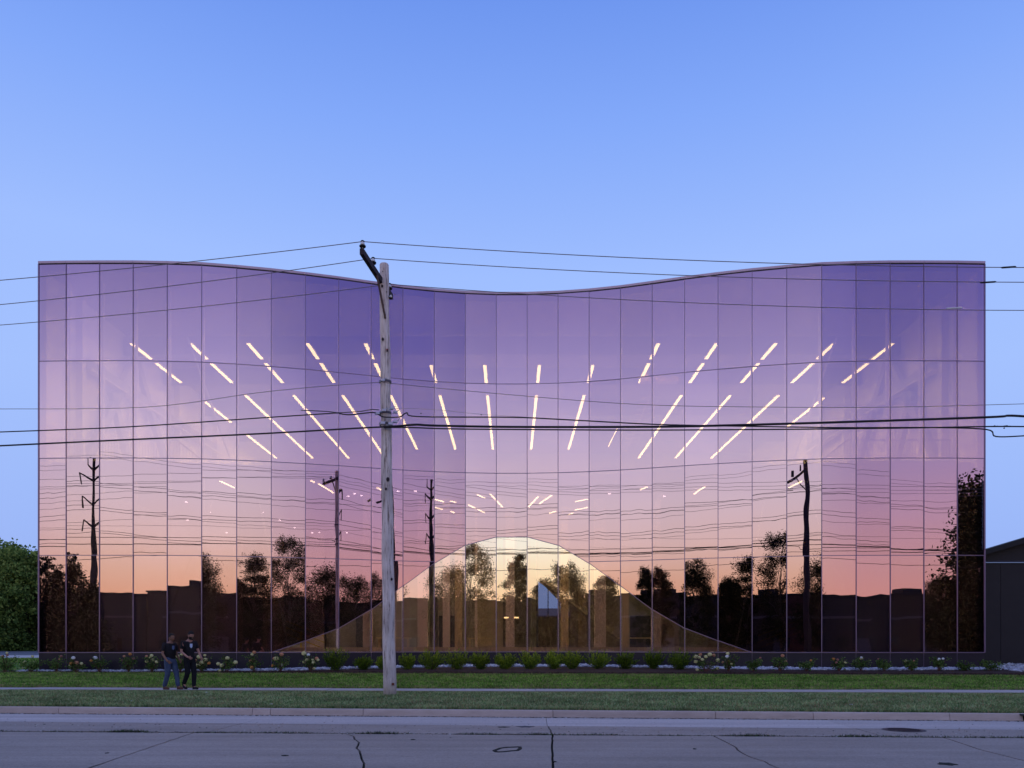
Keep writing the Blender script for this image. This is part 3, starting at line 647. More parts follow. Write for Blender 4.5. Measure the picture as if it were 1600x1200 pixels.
# ------------------------------------------------------------------ grass blades
def blades(name, label, n, x0, x1, fa, fb, zf, h, w, mats, probs, trim=0):
    X = nr.uniform(x0, x1, n); U = nr.uniform(0, 1, n)
    A_ = np.array([fa(x) for x in X]); B_ = np.array([fb(x) for x in X]); D = A_+(B_-A_)*U
    Z = np.array([zf(a, b) for a, b in zip(X, D)])
    hh = h*nr.uniform(.55, 1.25, n); an = nr.uniform(0, 6.28, n); ww = w*nr.uniform(.7, 1.3, n)
    cl = np.array([mnoise.noise(Vector((a*1.5, b*2.2, 7))) for a, b in zip(X[::4], D[::4])]); cl = np.repeat(cl, 4)[:n]
    hh *= 1+.45*cl
    if trim: hh *= np.minimum(1, .3+(1-U)*trim)      # trimmed short along the sidewalk
    lx = nr.normal(0, .75, n)*hh; ly = nr.normal(0, .75, n)*hh
    V = np.zeros((n*3, 3)); c, s = np.cos(an)*ww, np.sin(an)*ww
    V[0::3] = np.stack([X-c, D-s, Z-.005], 1); V[1::3] = np.stack([X+c, D+s, Z-.005], 1); V[2::3] = np.stack([X+lx, D+ly, Z+hh], 1)
    big = np.array([mnoise.noise(Vector((a*.35, b*.9, 2))) for a, b in zip(X[::4], D[::4])]); big = np.repeat(big, 4)[:n]
    r = nr.random(n)+big*.85; mi = np.digitize(r, np.cumsum(probs)[:-1])
    dry = np.array([mnoise.noise(Vector((a*.8, b*1.7, 11))) for a, b in zip(X[::4], D[::4])]); dry = np.repeat(dry, 4)[:n]
    edge = np.minimum(U, 1-U); mi = np.where((dry+.25*(edge < .12) > .33) & (nr.random(n) < .55), len(mats)-1, mi)
    put(name, np_mesh(name, V, np.arange(n*3).reshape(-1, 3), mats, mi), kind='stuff', label=label, category='grass')
G1 = leafmat('grass_deep', (.07,.17,.03)); G2 = leafmat('grass_mid', (.21,.40,.06)); G3 = leafmat('grass_light', (.40,.60,.12)); G4 = leafmat('grass_straw', (.40,.30,.16))
H1 = leafmat('verge_deep', (.13,.21,.08)); H2 = leafmat('verge_mid', (.33,.44,.17)); H3 = leafmat('verge_light', (.48,.56,.29))
Xe = lambda v: v
blades('lawn_grass', 'mown lawn between the sidewalk and the planting bed', 170000, -22, 22, WB, BED, lawn_z, .055, .016, [G1, G2, G3, G4], [.40,.28,.26,.06])
blades('left_lawn_grass', 'lawn running back left of the building to the drive', 20000, -36, -20.9, BED, ck(50), lawn_z, .07, .03, [G1, G2, G3, G4], [.5,.35,.13,.02])
blades('verge_grass', 'coarse grass verge between sidewalk and kerb', 190000, -18, 18, CB, WF, verge_z, .055, .015, [H1, H2, H3, G4], [.40,.26,.26,.08], 3)
# longer rough fringe where grass meets concrete
blades('lawn_fringe', 'straw coloured grass fringe along the back of the sidewalk', 14000, -20, 20, lambda X: WB(X)+.0, lambda X: WB(X)+.16, lawn_z, .05, .010, [G1, G4, G3, G4], [.3,.35,.15,.2])
blades('curb_fringe', 'rough grass overhanging the back of the kerb', 14000, -16, 16, lambda X: CB(X)-.02, lambda X: CB(X)+.12, verge_z, .075, .009, [H1, H2, H3, G4], [.4,.4,.15,.05])
blades('walk_fringe', 'taller grass along the street side of the sidewalk', 12000, -20, 20, lambda X: WF(X)-.16, lambda X: WF(X)-.02, verge_z, .018, .010, [H1, H2, H3, G4], [.35,.4,.2,.05])
blades('joint_weeds', 'sparse weeds growing in the long street joint', 9000, -12, 12, lambda X: LJ(X)-.05, lambda X: LJ(X)+.03, lambda X, D: EYE-1.60+.055*max(0, .3+mnoise.noise(Vector((X*1.1, 0, 5)))), .05, .008, [mat('weed_dark', (.02,.03,.012), .9), H1, mat('weed_olive', (.05,.06,.02), .9)], [.6,.2,.2])

# ------------------------------------------------------------------ plants
def leafquads(C, size, mode='rand', asp=.6, dirs=None):
    n = len(C); 
    if dirs is None: d = nr.normal(size=(n, 3))
    else: d = dirs+nr.normal(size=(n, 3))*.25
    d /= np.linalg.norm(d, axis=1)[:, None]
    e = np.cross(d, nr.normal(size=(n, 3))); e /= np.linalg.norm(e, axis=1)[:, None]
    s = (size*nr.uniform(.6, 1.3, n))[:, None]
    V = np.zeros((n*4, 3)); V[0::4] = C-d*s; V[1::4] = C+e*s*asp; V[2::4] = C+d*s; V[3::4] = C-e*s*asp
    return V
def ballpts(n, c, r):
    p = nr.normal(size=(n, 3)); p /= np.linalg.norm(p, axis=1)[:, None]; p *= (nr.random(n)**.45)[:, None]
    return p*np.array(r)+np.array(c)
LV = [leafmat('leaf_dark', (.065,.12,.03)), leafmat('leaf_mid', (.12,.20,.05)), leafmat('leaf_light', (.20,.29,.08))]
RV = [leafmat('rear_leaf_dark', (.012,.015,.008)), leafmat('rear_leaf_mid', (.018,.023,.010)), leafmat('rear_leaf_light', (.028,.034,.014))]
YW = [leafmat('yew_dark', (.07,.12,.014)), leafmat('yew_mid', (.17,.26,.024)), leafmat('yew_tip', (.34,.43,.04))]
BARK = mat('bark', (.07,.055,.045), .95, var=.3, scale=6)
STEM = mat('red_stem', (.13,.06,.045), .8)
def yew(x, w, h, label, dark=0):
    D = 31.9 if abs(x-800) < 250 else 31.4
    D = min(D, facD((x-800)/F*31.5)-.75); X = (x-800)/F*D; base = (X, D, bed_z(X, D))
    t = thing('yew_shrub', label, 'shrub', base, 0, 'low green shrubs along the middle of the bed')
    rx = w/2/F*D*rnd.uniform(.96, 1.14); H = h/F*D*rnd.uniform(.88, 1.18)
    Ps = []; Ds_ = []; mb = MB()
    ns = 58
    for k in range(ns):
        a = rnd.uniform(0, 6.28); lean = rnd.uniform(.1, 1.0)**.55; L0 = H*rnd.uniform(.6, 1.16)
        tip = Vector((math.cos(a)*rx*lean*rnd.uniform(.85, 1.2), math.sin(a)*rx*.8*lean, L0*(1.02-.30*lean**2)))
        mid = Vector((tip.x*.62, tip.y*.62, tip.z*.42)); b0 = Vector((math.cos(a)*.04, math.sin(a)*.04, 0))
        if k < 9: mb.tube([b0, mid, tip*.95], [.012, .008, .003], 5)
        m_ = 44
        for q in range(m_):
            u = .12+.88*(q/m_)**.8; p = b0*(1-u)**2+mid*2*u*(1-u)+tip*u*u
            spread = .055*(1.05-u)+.016
            Ps.append(p+Vector((rnd.gauss(0, spread), rnd.gauss(0, spread), rnd.gauss(0, spread*.6)))); Ds_.append((tip-b0).normalized()+Vector((rnd.gauss(0,.5), rnd.gauss(0,.5), .3)))
    C = np.array([tuple(p) for p in Ps]); C[:, 2] = np.maximum(C[:, 2], .02)
    V = leafquads(C, .036, dirs=np.array([tuple(d) for d in Ds_]), asp=.35)
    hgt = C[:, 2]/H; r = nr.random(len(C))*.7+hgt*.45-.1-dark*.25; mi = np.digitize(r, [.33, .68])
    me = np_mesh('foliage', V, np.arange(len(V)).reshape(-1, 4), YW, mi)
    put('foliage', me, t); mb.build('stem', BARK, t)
FC = {'white': mat('petal_white', (.86,.86,.84), .7), 'cream': mat('petal_cream', (.74,.70,.34), .8, var=.15, scale=40), 'salmon': mat('petal_salmon', (.62,.30,.17), .8, var=.2, scale=40), 'pink': mat('petal_pink', (.38,.17,.14), .8), 'orange': mat('petal_orange', (.60,.26,.07), .8)}
def bloom(c, r, colr, t):
    n = 46; p = nr.normal(size=(n, 3)); p /= np.linalg.norm(p, axis=1)[:, None]; p[:, 2] *= .85
    C = p*r*.78; V = np.zeros((n*4, 3)); e = np.cross(p, nr.normal(size=(n, 3))); e /= np.linalg.norm(e, axis=1)[:, None]; f = np.cross(p, e); s = r*.36
    V[0::4] = C-e*s; V[1::4] = C-f*s+p*s*.3; V[2::4] = C+e*s; V[3::4] = C+f*s+p*s*.3
    mb = MB(); mb.sphere((0,0,0), r*.72, 8, 6); k = len(mb.V); mb.V += [tuple(v) for v in V]; mb.F += [tuple(k+4*i+j for j in range(4)) for i in range(n)]; mb.M += [0]*n
    o = mb.build('flower_head', FC[colr], t); o.location = c
def hydrangea(x, w, h, flowers, label, leafn=520, D=30.95, cat='shrub', bare=0):
    X = (x-800)/F*D; D = min(D, facD(X)-.45); X = (x-800)/F*D
    t = thing('flowering_shrub', label, cat, (X, D, bed_z(X, D)), 0, 'flowering shrubs along the bed')
    H = h/F*D*1.12; rx = w/2/F*D*1.15; mb = MB(); Cs = []
    tips = [Vector((fx*1.08/F*D, rnd.uniform(-.15, .15)*.8, fy*1.12/F*D)) for fx, fy, fr, fc in flowers]
    tips += [Vector((rnd.uniform(-1, 1)*rx, rnd.uniform(-.6, .6)*rx, H*rnd.uniform(.45, .95))) for _ in range(9)]
    for tp in tips:
        mid = Vector((tp.x*.4, tp.y*.4, tp.z*.55)); mb.tube([(tp.x*.08, tp.y*.1, 0), mid, tp], [.010, .008, .004], 5)
        for q in range(4):
            u = rnd.uniform(.35, 1.0); Cs.append(((Vector((0,0,0)).lerp(tp, u))+Vector((rnd.gauss(0,.05), rnd.gauss(0,.05), rnd.gauss(0,.03)))))
    mb.build('stem', STEM, t)
    cl = np.array([tuple(c) for c in Cs]); cc = cl[nr.integers(0, len(cl), leafn)]+nr.normal(size=(leafn, 3))*np.array([.055,.055,.045])
    cc[:, 2] = np.maximum(cc[:, 2], .04)
    V = leafquads(cc, .036, asp=.62); mi = np.digitize(nr.random(leafn), [.42, .8])
    put('foliage', np_mesh('foliage', V, np.arange(len(V)).reshape(-1, 4), LV, mi), t)
    for (fx, fy, fr, fc), tp in zip(flowers, tips): bloom(tp, fr*1.22/F*D, fc, t)
hy = [ # x, width, height, flowers (dx, dy, r, colour), label
 (8, 34, 26, [(-5,22,2.2,'salmon'),(6,24,1.8,'pink'),(0,27,1.8,'cream')], 'leafy bush at the far left edge with a few salmon blooms'),
 (48, 32, 24, [(-11,14,2.4,'cream'),(0,22,2,'cream'),(2,14,1.8,'cream')], 'bush left of the building corner with small cream blooms'),
 (89, 26, 22, [(4,22,2,'pink'),(2,18,1.2,'salmon')], 'sparse reddish bush near the building corner with one pink bud'),
 (119, 28, 22, [(-2,20,2.6,'white'),(-8,12,3.2,'orange'),(0,13,3.0,'salmon'),(10,12,2.2,'cream'),(-10,9,2.4,'cream')], 'bush with one white bloom above orange and cream ones'),
 (156, 26, 24, [(-5,20,2.8,'white'),(-13,16,2.2,'orange')], 'bush with a single round white bloom and one orange'),
 (201, 26, 26, [(2,25,2.4,'orange'),(-7,22,1.8,'salmon'),(9,19,1.8,'pink'),(-10,16,1.6,'pink')], 'bush with orange bloom on top, third left of the walkers'),
 (237, 28, 25, [(-8,15,2.6,'cream'),(1,23,2.4,'cream'),(0,17,2.6,'cream'),(7,14,2.4,'cream'),(-6,22,2,'salmon'),(-2,20,2,'cream')], 'bush with a cluster of cream yellow balls just left of the walkers'),
 (282, 24, 26, [(-3,22,2.8,'cream'),(-7,22,2,'orange'),(1,24,2,'cream')], 'bush glimpsed between the two walking men'),
 (315, 30, 26, [(-2,21,3.2,'cream'),(0,13,3.2,'cream'),(-7,9,3,'cream'),(5,17,3,'cream'),(-9,16,2.2,'salmon'),(11,12,2.4,'orange'),(3,23,2,'cream'),(-4,9,2.5,'cream')], 'densely flowering cream bush just right of the walkers'),
 (355, 28, 24, [(-13,11,2.8,'cream'),(-7,9,3.0,'cream'),(1,19,3.0,'cream'),(0,11,2.6,'cream'),(13,13,3.2,'cream'),(-10,1.8,2.4,'cream')], 'loose bush with pale yellow balls spread wide'),
 (397, 24, 28, [(0,27,2.6,'salmon'),(-3,24,2.2,'cream'),(-5,15,3.2,'salmon'),(-2,6,2.6,'orange')], 'green bush with salmon red blooms stacked on its left'),
 (438, 26, 26, [(3,24,3.0,'salmon'),(-5,18,3.6,'cream'),(-9,18,2.6,'salmon'),(2,9,2.6,'white'),(-12,8,2.4,'orange')], 'bush with salmon crown bloom and a white one low down'),
 (485, 28, 28, [(-9,25,3.4,'cream'),(-2,23,2.4,'white'),(-5,16,2.8,'cream'),(2,15,3,'cream'),(9,18,2.6,'salmon'),(5,12,2.6,'cream'),(-10,13,2.4,'cream'),(12,16,2,'cream'),(6,4,2.2,'cream')], 'flowering bush beside the first low evergreen, cream balls and one white'),
 (1103, 36, 27, [(-15,21,3.2,'cream'),(-7,24,2.4,'salmon'),(0,21,2.6,'cream'),(6,24,3.2,'cream'),(12,23,2.6,'salmon'),(18,16,3.0,'cream'),(-14,14,2.8,'cream'),(-6,17,2.4,'cream'),(16,5,2.4,'cream'),(-13,3,2.2,'cream'),(-10,20,2.4,'cream')], 'wide bush of cream balls right of the evergreens'),
 (1138, 24, 27, [(0,25,2.6,'cream'),(-2,21,2.8,'white'),(2,14,2,'salmon'),(-8,13,2,'salmon'),(3,11,2,'cream')], 'narrow bush with a white bloom, second right of the evergreens'),
 (1177, 24, 20, [(10,19,1.6,'pink')], 'dense green bush with a tiny pink bud on its right shoulder'),
 (1219, 24, 23, [(3,22,2.6,'salmon'),(9,14,2.2,'salmon')], 'bush with salmon bloom on top and one on its right'),
 (1260, 26, 18, [(8,15,1.8,'orange')], 'low rounded bush with one orange dot'),
 (1311, 24, 19, [(-7,17,2.2,'orange'),(-2,16,2,'pink'),(-4,12,1.8,'pink'),(8,12,1.8,'cream')], 'reddish tipped bush in the right third of the bed'),
 (1346, 24, 19, [(1,18,2.4,'cream'),(-1,19,1.8,'white')], 'small bush topped by a single cream bloom'),
 (1382, 28, 19, [(-11,17,1.2,'pink')], 'spreading bush leaning right with no open bloom'),
 (1425, 24, 19, [(-8,14,2,'cream'),(1,14,1.6,'salmon')], 'thin bush with straggly upright shoots'),
 (1467, 22, 21, [(0,16,2.4,'white'),(4,17,1.8,'white')], 'bush with two close white blooms near the right corner'),
 (1510, 26, 16, [(-6,3,1.0,'pink')], 'low plain green bush before the last glass bay'),
 (1546, 28, 17, [(9,3,1.0,'pink')], 'low plain green bush beyond the building corner'),
]
for x, w, h, fl, lb in hy: hydrangea(x, w, h, fl, lb, leafn=620 if x in (1177, 1260, 1346, 1382, 1510, 1546, 8, 48) else 430, D=31.0 if x < 700 else 30.2)
yews = [(525,42,30),(568,32,22),(600,26,22),(637,32,26),(673,38,27),(714,42,29),(751,34,27),(789,36,25),(828,38,26),(866,30,26),(894,32,27),(934,42,28),(978,38,24),(1021,36,26),(1062,38,26)]
yl = ['largest, at the left end of the row','small one left of the utility pole','one half hidden behind the utility pole','first right of the utility pole','second right of the utility pole','third right of the utility pole','one under the left foot of the arch peak','one under the middle of the arch','one just right of the middle of the arch','left one of a close pair right of the middle','right one of a close pair right of the middle','wide one with spreading arms right of the pair','fourth from the right end','one with an orange leaf','last dark one at the right end']
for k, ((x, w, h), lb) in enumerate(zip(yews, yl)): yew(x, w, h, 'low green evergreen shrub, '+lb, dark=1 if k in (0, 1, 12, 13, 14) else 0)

# ------------------------------------------------------------------ trees
def tree(name, label, X, D, zb, H, cw, nleaf=6000, leaf=.16, trunk=.22, crown0=.3, clumps=16, shape='round', group=None, mats=None, seed=1, gaps=0, dense=.45):
    lr = random.Random(seed); g = np.random.default_rng(seed)
    t = thing(name, label, 'tree', (X, D, EYE+zb), 0, group)
    mb = MB(); top = H*.9; bend = [Vector((lr.gauss(0, .02)*H*u, lr.gauss(0, .02)*H*u, top*u)) for u in (0, .25, .5, .75, 1)]
    mb.tube(bend, [trunk, trunk*.8, trunk*.55, trunk*.3, trunk*.08], 8)
    Cs = []; rs = []
    for k in range(clumps):
        u = crown0+(1-crown0)*((k+.5)/clumps)
        if shape == 'cone': rad = cw/2*max(0, 1-((u-crown0)/(1-crown0)))**.7+.2
        else: q = (u-crown0)/(1-crown0); rad = cw/2*math.sin(math.pi*min(.97, q*.8+.15))**.7
        a = k*2.4+lr.uniform(-.4, .4); d = rad*lr.uniform(.45, .95) if shape != 'cone' else rad*.7
        z = H*u*(1 if shape == 'cone' else lr.uniform(.92, 1.04)); c = Vector((math.cos(a)*d, math.sin(a)*d, min(z, H*.97)))
        Cs.append(c); rr = (cw*.21*lr.uniform(.55, 1.35)) if shape != 'cone' else rad*.42+.12
        rs.append(rr)
        b0 = Vector((0, 0, H*max(.15, u-.2)))
        m_ = b0.lerp(c, .55)+Vector((0, 0, .04*H))
        mb.tube([b0, m_, c], [trunk*.32*(1.1-u)+.02, trunk*.18*(1.1-u)+.015, .012], 5)
        for _ in range(2):
            e = c+Vector((lr.gauss(0, 1), lr.gauss(0, 1), lr.gauss(.3, .7))).normalized()*rr*.95; mb.tube([m_.lerp(c, .5), c.lerp(e, .6), e], [.03, .02, .008], 4)
    mb.build('trunk', BARK, t)
    w = np.array(rs)**2; w /= w.sum(); parts = []
    for c, r_, ww in zip(Cs, rs, w):
        n_ = int(nleaf*ww)+5; sub = max(3, int(n_/22)); sc = g.normal(size=(sub, 3)); sc /= np.linalg.norm(sc, axis=1)[:, None]; sc *= (g.random(sub)**dense)[:, None]*r_*np.array([1, 1, .75])
        idx = g.integers(0, sub, n_); p = sc[idx]+g.normal(size=(n_, 3))*r_*.22
        parts.append(p+np.array(c))
    C = np.concatenate(parts)
    V = leafquads(C, leaf, asp=.6)
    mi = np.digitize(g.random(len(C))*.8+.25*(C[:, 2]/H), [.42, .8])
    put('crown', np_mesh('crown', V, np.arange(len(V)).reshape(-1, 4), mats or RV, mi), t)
    return t
# in view, left behind the drive
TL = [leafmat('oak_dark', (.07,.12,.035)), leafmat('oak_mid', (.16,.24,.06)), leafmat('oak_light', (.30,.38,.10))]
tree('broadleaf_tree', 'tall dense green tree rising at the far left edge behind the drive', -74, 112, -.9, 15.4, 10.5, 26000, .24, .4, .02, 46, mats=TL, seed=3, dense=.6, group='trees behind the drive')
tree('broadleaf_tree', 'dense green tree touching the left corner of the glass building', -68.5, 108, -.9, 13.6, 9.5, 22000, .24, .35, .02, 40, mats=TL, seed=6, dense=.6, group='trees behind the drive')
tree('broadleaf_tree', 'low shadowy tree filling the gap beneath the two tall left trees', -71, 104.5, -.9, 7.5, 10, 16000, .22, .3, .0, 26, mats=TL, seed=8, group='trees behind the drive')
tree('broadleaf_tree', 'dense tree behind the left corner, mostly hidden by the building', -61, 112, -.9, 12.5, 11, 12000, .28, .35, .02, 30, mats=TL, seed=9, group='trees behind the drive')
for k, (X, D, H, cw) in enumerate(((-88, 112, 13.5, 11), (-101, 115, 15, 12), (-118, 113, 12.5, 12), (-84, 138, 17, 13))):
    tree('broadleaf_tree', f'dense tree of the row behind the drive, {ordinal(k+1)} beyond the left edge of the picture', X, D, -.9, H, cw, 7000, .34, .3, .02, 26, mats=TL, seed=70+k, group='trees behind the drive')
# behind the photographer: seen mirrored in the glass
BK = -45
rear = [(-17,13.4,6.5,'round','bushy tree mirrored left of the dark willow bay'),(-5,13.3,5.5,'round','thin tree mirrored at the edge of the willow bay'),(6.5,16.2,7,'round','widest dark tree mirrored full width in one left bay'),(17,12.8,7.5,'round','rounded tree mirrored beside the mirrored utility pole'),
 (27.5,12.2,8,'round','low rounded tree mirrored right of the utility pole'),(-8,10.9,4.4,'round','small narrow tree mirrored right of the arch peak'),(0.6,14.8,4.6,'round','tall tree mirrored in the peak of the arch'),(-23.5,11.2,5.0,'round','small tree mirrored in the right slope of the arch'),
 (-29.5,13.2,4.2,'round','upright tree mirrored just right of the arch slope'),(62,10.6,7,'round','low broad tree mirrored near the big right tree')]
for k, (X, H, cw, sh, lb) in enumerate(rear):
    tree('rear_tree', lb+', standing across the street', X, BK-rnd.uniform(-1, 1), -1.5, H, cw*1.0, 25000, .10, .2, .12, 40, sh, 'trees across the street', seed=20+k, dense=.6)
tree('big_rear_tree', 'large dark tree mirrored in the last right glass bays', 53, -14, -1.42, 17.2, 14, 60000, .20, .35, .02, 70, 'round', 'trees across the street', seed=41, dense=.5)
for k, (X, H) in enumerate(((-55.5, 11.4), (-48.5, 11.2), (-61.5, 10.2))):
    tree('spruce', ['pointed spruce mirrored at the left corner bays','slimmer spruce mirrored beside the second mullion','outer spruce mirrored in the first bay'][k], X, -19, -1.42, H, 10.5, 34000, .14, .16, .03, 54, 'cone', 'spruces across the street', seed=50+k)

# low dark buildings across the street
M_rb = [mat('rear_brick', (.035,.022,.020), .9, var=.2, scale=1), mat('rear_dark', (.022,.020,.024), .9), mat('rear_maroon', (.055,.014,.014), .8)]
M_win = mat('dark_window', (.015,.015,.02), .15)
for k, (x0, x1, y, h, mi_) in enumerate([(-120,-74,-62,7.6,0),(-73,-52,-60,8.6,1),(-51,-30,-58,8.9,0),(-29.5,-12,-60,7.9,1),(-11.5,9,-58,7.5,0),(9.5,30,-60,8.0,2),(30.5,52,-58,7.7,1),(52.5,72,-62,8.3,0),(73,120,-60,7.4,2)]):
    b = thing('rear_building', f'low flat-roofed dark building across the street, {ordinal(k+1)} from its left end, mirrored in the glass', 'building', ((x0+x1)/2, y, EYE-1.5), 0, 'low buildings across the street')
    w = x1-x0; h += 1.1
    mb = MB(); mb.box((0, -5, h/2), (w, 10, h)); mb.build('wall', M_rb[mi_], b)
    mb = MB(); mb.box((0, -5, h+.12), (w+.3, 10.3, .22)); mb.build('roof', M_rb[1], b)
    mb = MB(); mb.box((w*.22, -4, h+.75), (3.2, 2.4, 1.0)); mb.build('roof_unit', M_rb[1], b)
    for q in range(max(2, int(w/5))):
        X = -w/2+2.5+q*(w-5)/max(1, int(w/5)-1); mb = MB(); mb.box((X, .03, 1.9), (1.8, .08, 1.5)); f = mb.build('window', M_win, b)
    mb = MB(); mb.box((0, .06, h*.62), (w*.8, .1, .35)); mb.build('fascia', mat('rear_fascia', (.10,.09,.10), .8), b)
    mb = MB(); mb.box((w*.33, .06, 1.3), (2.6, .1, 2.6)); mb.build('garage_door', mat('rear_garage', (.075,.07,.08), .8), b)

hs_ = thing('distant_house', 'low salmon brick house glimpsed through the lobby opening under the arch', 'building', (7, 100, EYE-.9))
mb = MB(); mb.box((0, 0, 2.2), (14, 8, 4.4)); mb.build('wall', mat('salmon_brick', (.34,.19,.15), .9, var=.15), hs_)
mb = MB(); mb.prism([(-7.4, -4.4), (7.4, -4.4), (7.4, 4.4), (-7.4, 4.4)], lambda x, y: 4.5+(1.4 if False else 0), .15); mb.add([(-7.4,-4.4,4.5),(7.4,-4.4,4.5),(7.4,4.4,4.5),(-7.4,4.4,4.5),(-6,0,5.6),(6,0,5.6)], [(0,1,5,4),(1,2,5),(2,3,4,5),(3,0,4)]); mb.build('roof', mat('house_roof', (.30,.20,.17), .9), hs_)
# ------------------------------------------------------------------ utility poles
M_wood = None
def wood():
    m = bpy.data.materials.new('weathered_pole_wood'); m.use_nodes = True; t = m.node_tree; b = t.nodes['Principled BSDF']; b.inputs['Roughness'].default_value = .9; b.inputs['Specular IOR Level'].default_value = .1
    g = t.nodes.new('ShaderNodeNewGeometry'); mp = t.nodes.new('ShaderNodeMapping'); mp.inputs['Scale'].default_value = (26, 26, 1.6); t.links.new(g.outputs['Position'], mp.inputs[0])
    nz = t.nodes.new('ShaderNodeTexNoise'); nz.inputs['Scale'].default_value = 1; nz.inputs['Detail'].default_value = 8; nz.inputs['Roughness'].default_value = .75; t.links.new(mp.outputs[0], nz.inputs[0])
    rp = t.nodes.new('ShaderNodeValToRGB'); e = rp.color_ramp.elements; e[0].position = .38; e[0].color = (.17,.125,.10,1); e[1].position = .60; e[1].color = (.80,.71,.66,1); x = e.new(.46); x.color = (.66,.55,.49,1)
    t.links.new(nz.outputs[0], rp.inputs[0])
    n2 = t.nodes.new('ShaderNodeTexNoise'); n2.inputs['Scale'].default_value = 1.3; n2.inputs['Detail'].default_value = 4; t.links.new(g.outputs['Position'], n2.inputs[0])
    mr_ = t.nodes.new('ShaderNodeMapRange'); mr_.inputs[1].default_value = .3; mr_.inputs[2].default_value = .7; mr_.inputs[3].default_value = .72; mr_.inputs[4].default_value = 1.12; t.links.new(n2.outputs[0], mr_.inputs[0])
    hs = t.nodes.new('ShaderNodeHueSaturation'); t.links.new(rp.outputs[0], hs.inputs['Color']); t.links.new(mr_.outputs[0], hs.inputs['Value']); t.links.new(hs.outputs[0], b.inputs['Base Color'])
    bp = t.nodes.new('ShaderNodeBump'); bp.inputs['Strength'].default_value = .9; bp.inputs['Distance'].default_value = .012; t.links.new(nz.outputs[0], bp.inputs['Height']); t.links.new(bp.outputs[0], b.inputs['Normal'])
    return m
M_wood = wood()
M_arm = mat('creosote_arm', (.035,.024,.028), .85, var=.25, scale=12)
M_brace = mat('brown_brace', (.11,.065,.05), .8)
M_black = mat('black_rubber', (.012,.012,.014), .6)
M_porc = mat('porcelain', (.72,.72,.72), .25)
M_galv = mat('galvanised', (.45,.47,.52), .4, .6)
def insulator(parent, p):
    mb = MB(); mb.tube([(0,0,-.10),(0,0,0)], .012, 6); mb.build('pin', M_galv, parent).location = p
    mb = MB(); mb.tube([(0,0,0),(0,0,.03),(0,0,.045)], [.075,.085,.05], 12); mb.tube([(0,0,.125),(0,0,.15),(0,0,.165)], [.045,.05,.03], 12); mb.build('insulator_cap', M_black, parent, True).location = p
    mb = MB(); mb.tube([(0,0,.046),(0,0,.085),(0,0,.124)], [.062,.052,.042], 12); mb.build('insulator_body', M_porc, parent, True).location = p
PB = Vector((-3.30, 20.74, EYE-1.46)); PT = Vector((-3.457, 20.74, EYE+10.27))
pole = thing('utility_pole', 'weathered wooden utility pole with short dark crossarm standing in the grass verge', 'utility pole', PB)
rel = lambda p: Vector(p)-PB
mb = MB(); segs = 26; pts = []; rads = []
for k in range(segs+1):
    u = k/segs; p = PB.lerp(PT, u)+Vector((.008*math.sin(k*1.3), .006*math.cos(k*.9), 0)); pts.append(rel(p)); rads.append(.178+(.122-.178)*u+rnd.uniform(-.002, .002))
rads.insert(-1, rads[-1]); pts.insert(-1, pts[-1]-Vector((0,0,.03))); rads[-1] *= .88
mb.tube(pts, rads, 20); mb.build('shaft', M_wood, pole, True)
# knots, bolts, tag marks on the shaft
mb = MB()
for (x, y) in ((598,424),(604,456),(617,460)): 
    p = AT(x, y, 20.6); mb.sphere(rel(p), .014, 6, 4)
for (x, y, r_) in ((597,447,.03),(598,530,.035),(605,548,.025),(606,749,.045),(603,764,.03),(612,905,.03),(609,1060,.03)): 
    p = AT(x, y, 20.59+.0); mb.sphere(rel(p), (r_, .012, r_*1.4), 8, 5)
mb.build('knot', M_arm, pole)
mb = MB(); mb.box(rel(AT(605, 547, 20.60)), (.05, .01, .07)); mb.build('tag', mat('red_tag', (.30,.05,.04), .7), pole)
mb = MB(); mb.box(rel(AT(614, 1069, 20.55)), (.07, .02, .07)); mb.build('tag', mat('rust_tag', (.16,.05,.03), .7), pole)
# crossarm runs towards and away from the camera
A0 = AT(565, 390, 19.1); dirA = (AT(611.5, 462, 21.62)-AT(565, 390, 19.1)); A1 = A0+dirA
A0.z = A1.z = EYE+9.78
mb = MB(); mb.beam(rel(A0), rel(A1), .10, .15); mb.build('crossarm', M_arm, pole)
mb = MB(); mb.beam(rel(A0.lerp(A1, .42)+Vector((.05,0,-.08))), rel(Vector((-3.40, 20.62, EYE+8.75))), .035, .06); mb.build('arm_brace', M_brace, pole)
mb = MB(); mb.tube([rel(Vector((-3.40, 20.7, EYE+9.38))), rel(Vector((-3.25, 20.7, EYE+9.38)))], .015, 8); mb.tube([rel(Vector((-3.26, 20.66, EYE+9.38))), rel(Vector((-3.26, 20.72, EYE+9.38)))], .03, 8); mb.build('through_bolt', M_galv, pole)
I1, I2, I3 = A0.lerp(A1, .03)+Vector((0,0,.14)), A0.lerp(A1, .36)+Vector((0,0,.14)), A0.lerp(A1, .93)+Vector((0,0,.14))
for p in (I1, I2, I3): insulator(pole, rel(p))
mb = MB()
for (y, w) in ((597,.13),(646,.2),(663,.22)):
    zc = EYE+(HY-y)/F*20.74; mb.tube([rel(Vector((-3.42, 20.74, zc-.03))), rel(Vector((-3.42, 20.74, zc+.03)))], .165, 16)
mb.build('strap', M_dsteel, pole)
mb = MB()
for (x, y, s_) in ((598,594,1),(590,646,1),(600,641,1.1),(612,638,1),(618,644,1),(598,661,1.2),(610,662,1.3),(618,659,1)):
    p = AT(x, y, 20.5); mb = MB(); mb.box(rel(p), (.09*s_, .08, .05*s_), .4); mb.tube([rel(p+Vector((-.08,0,-.04))), rel(p+Vector((.1,0,.06)))], .012, 6); mb.build('clamp', M_galv, pole)

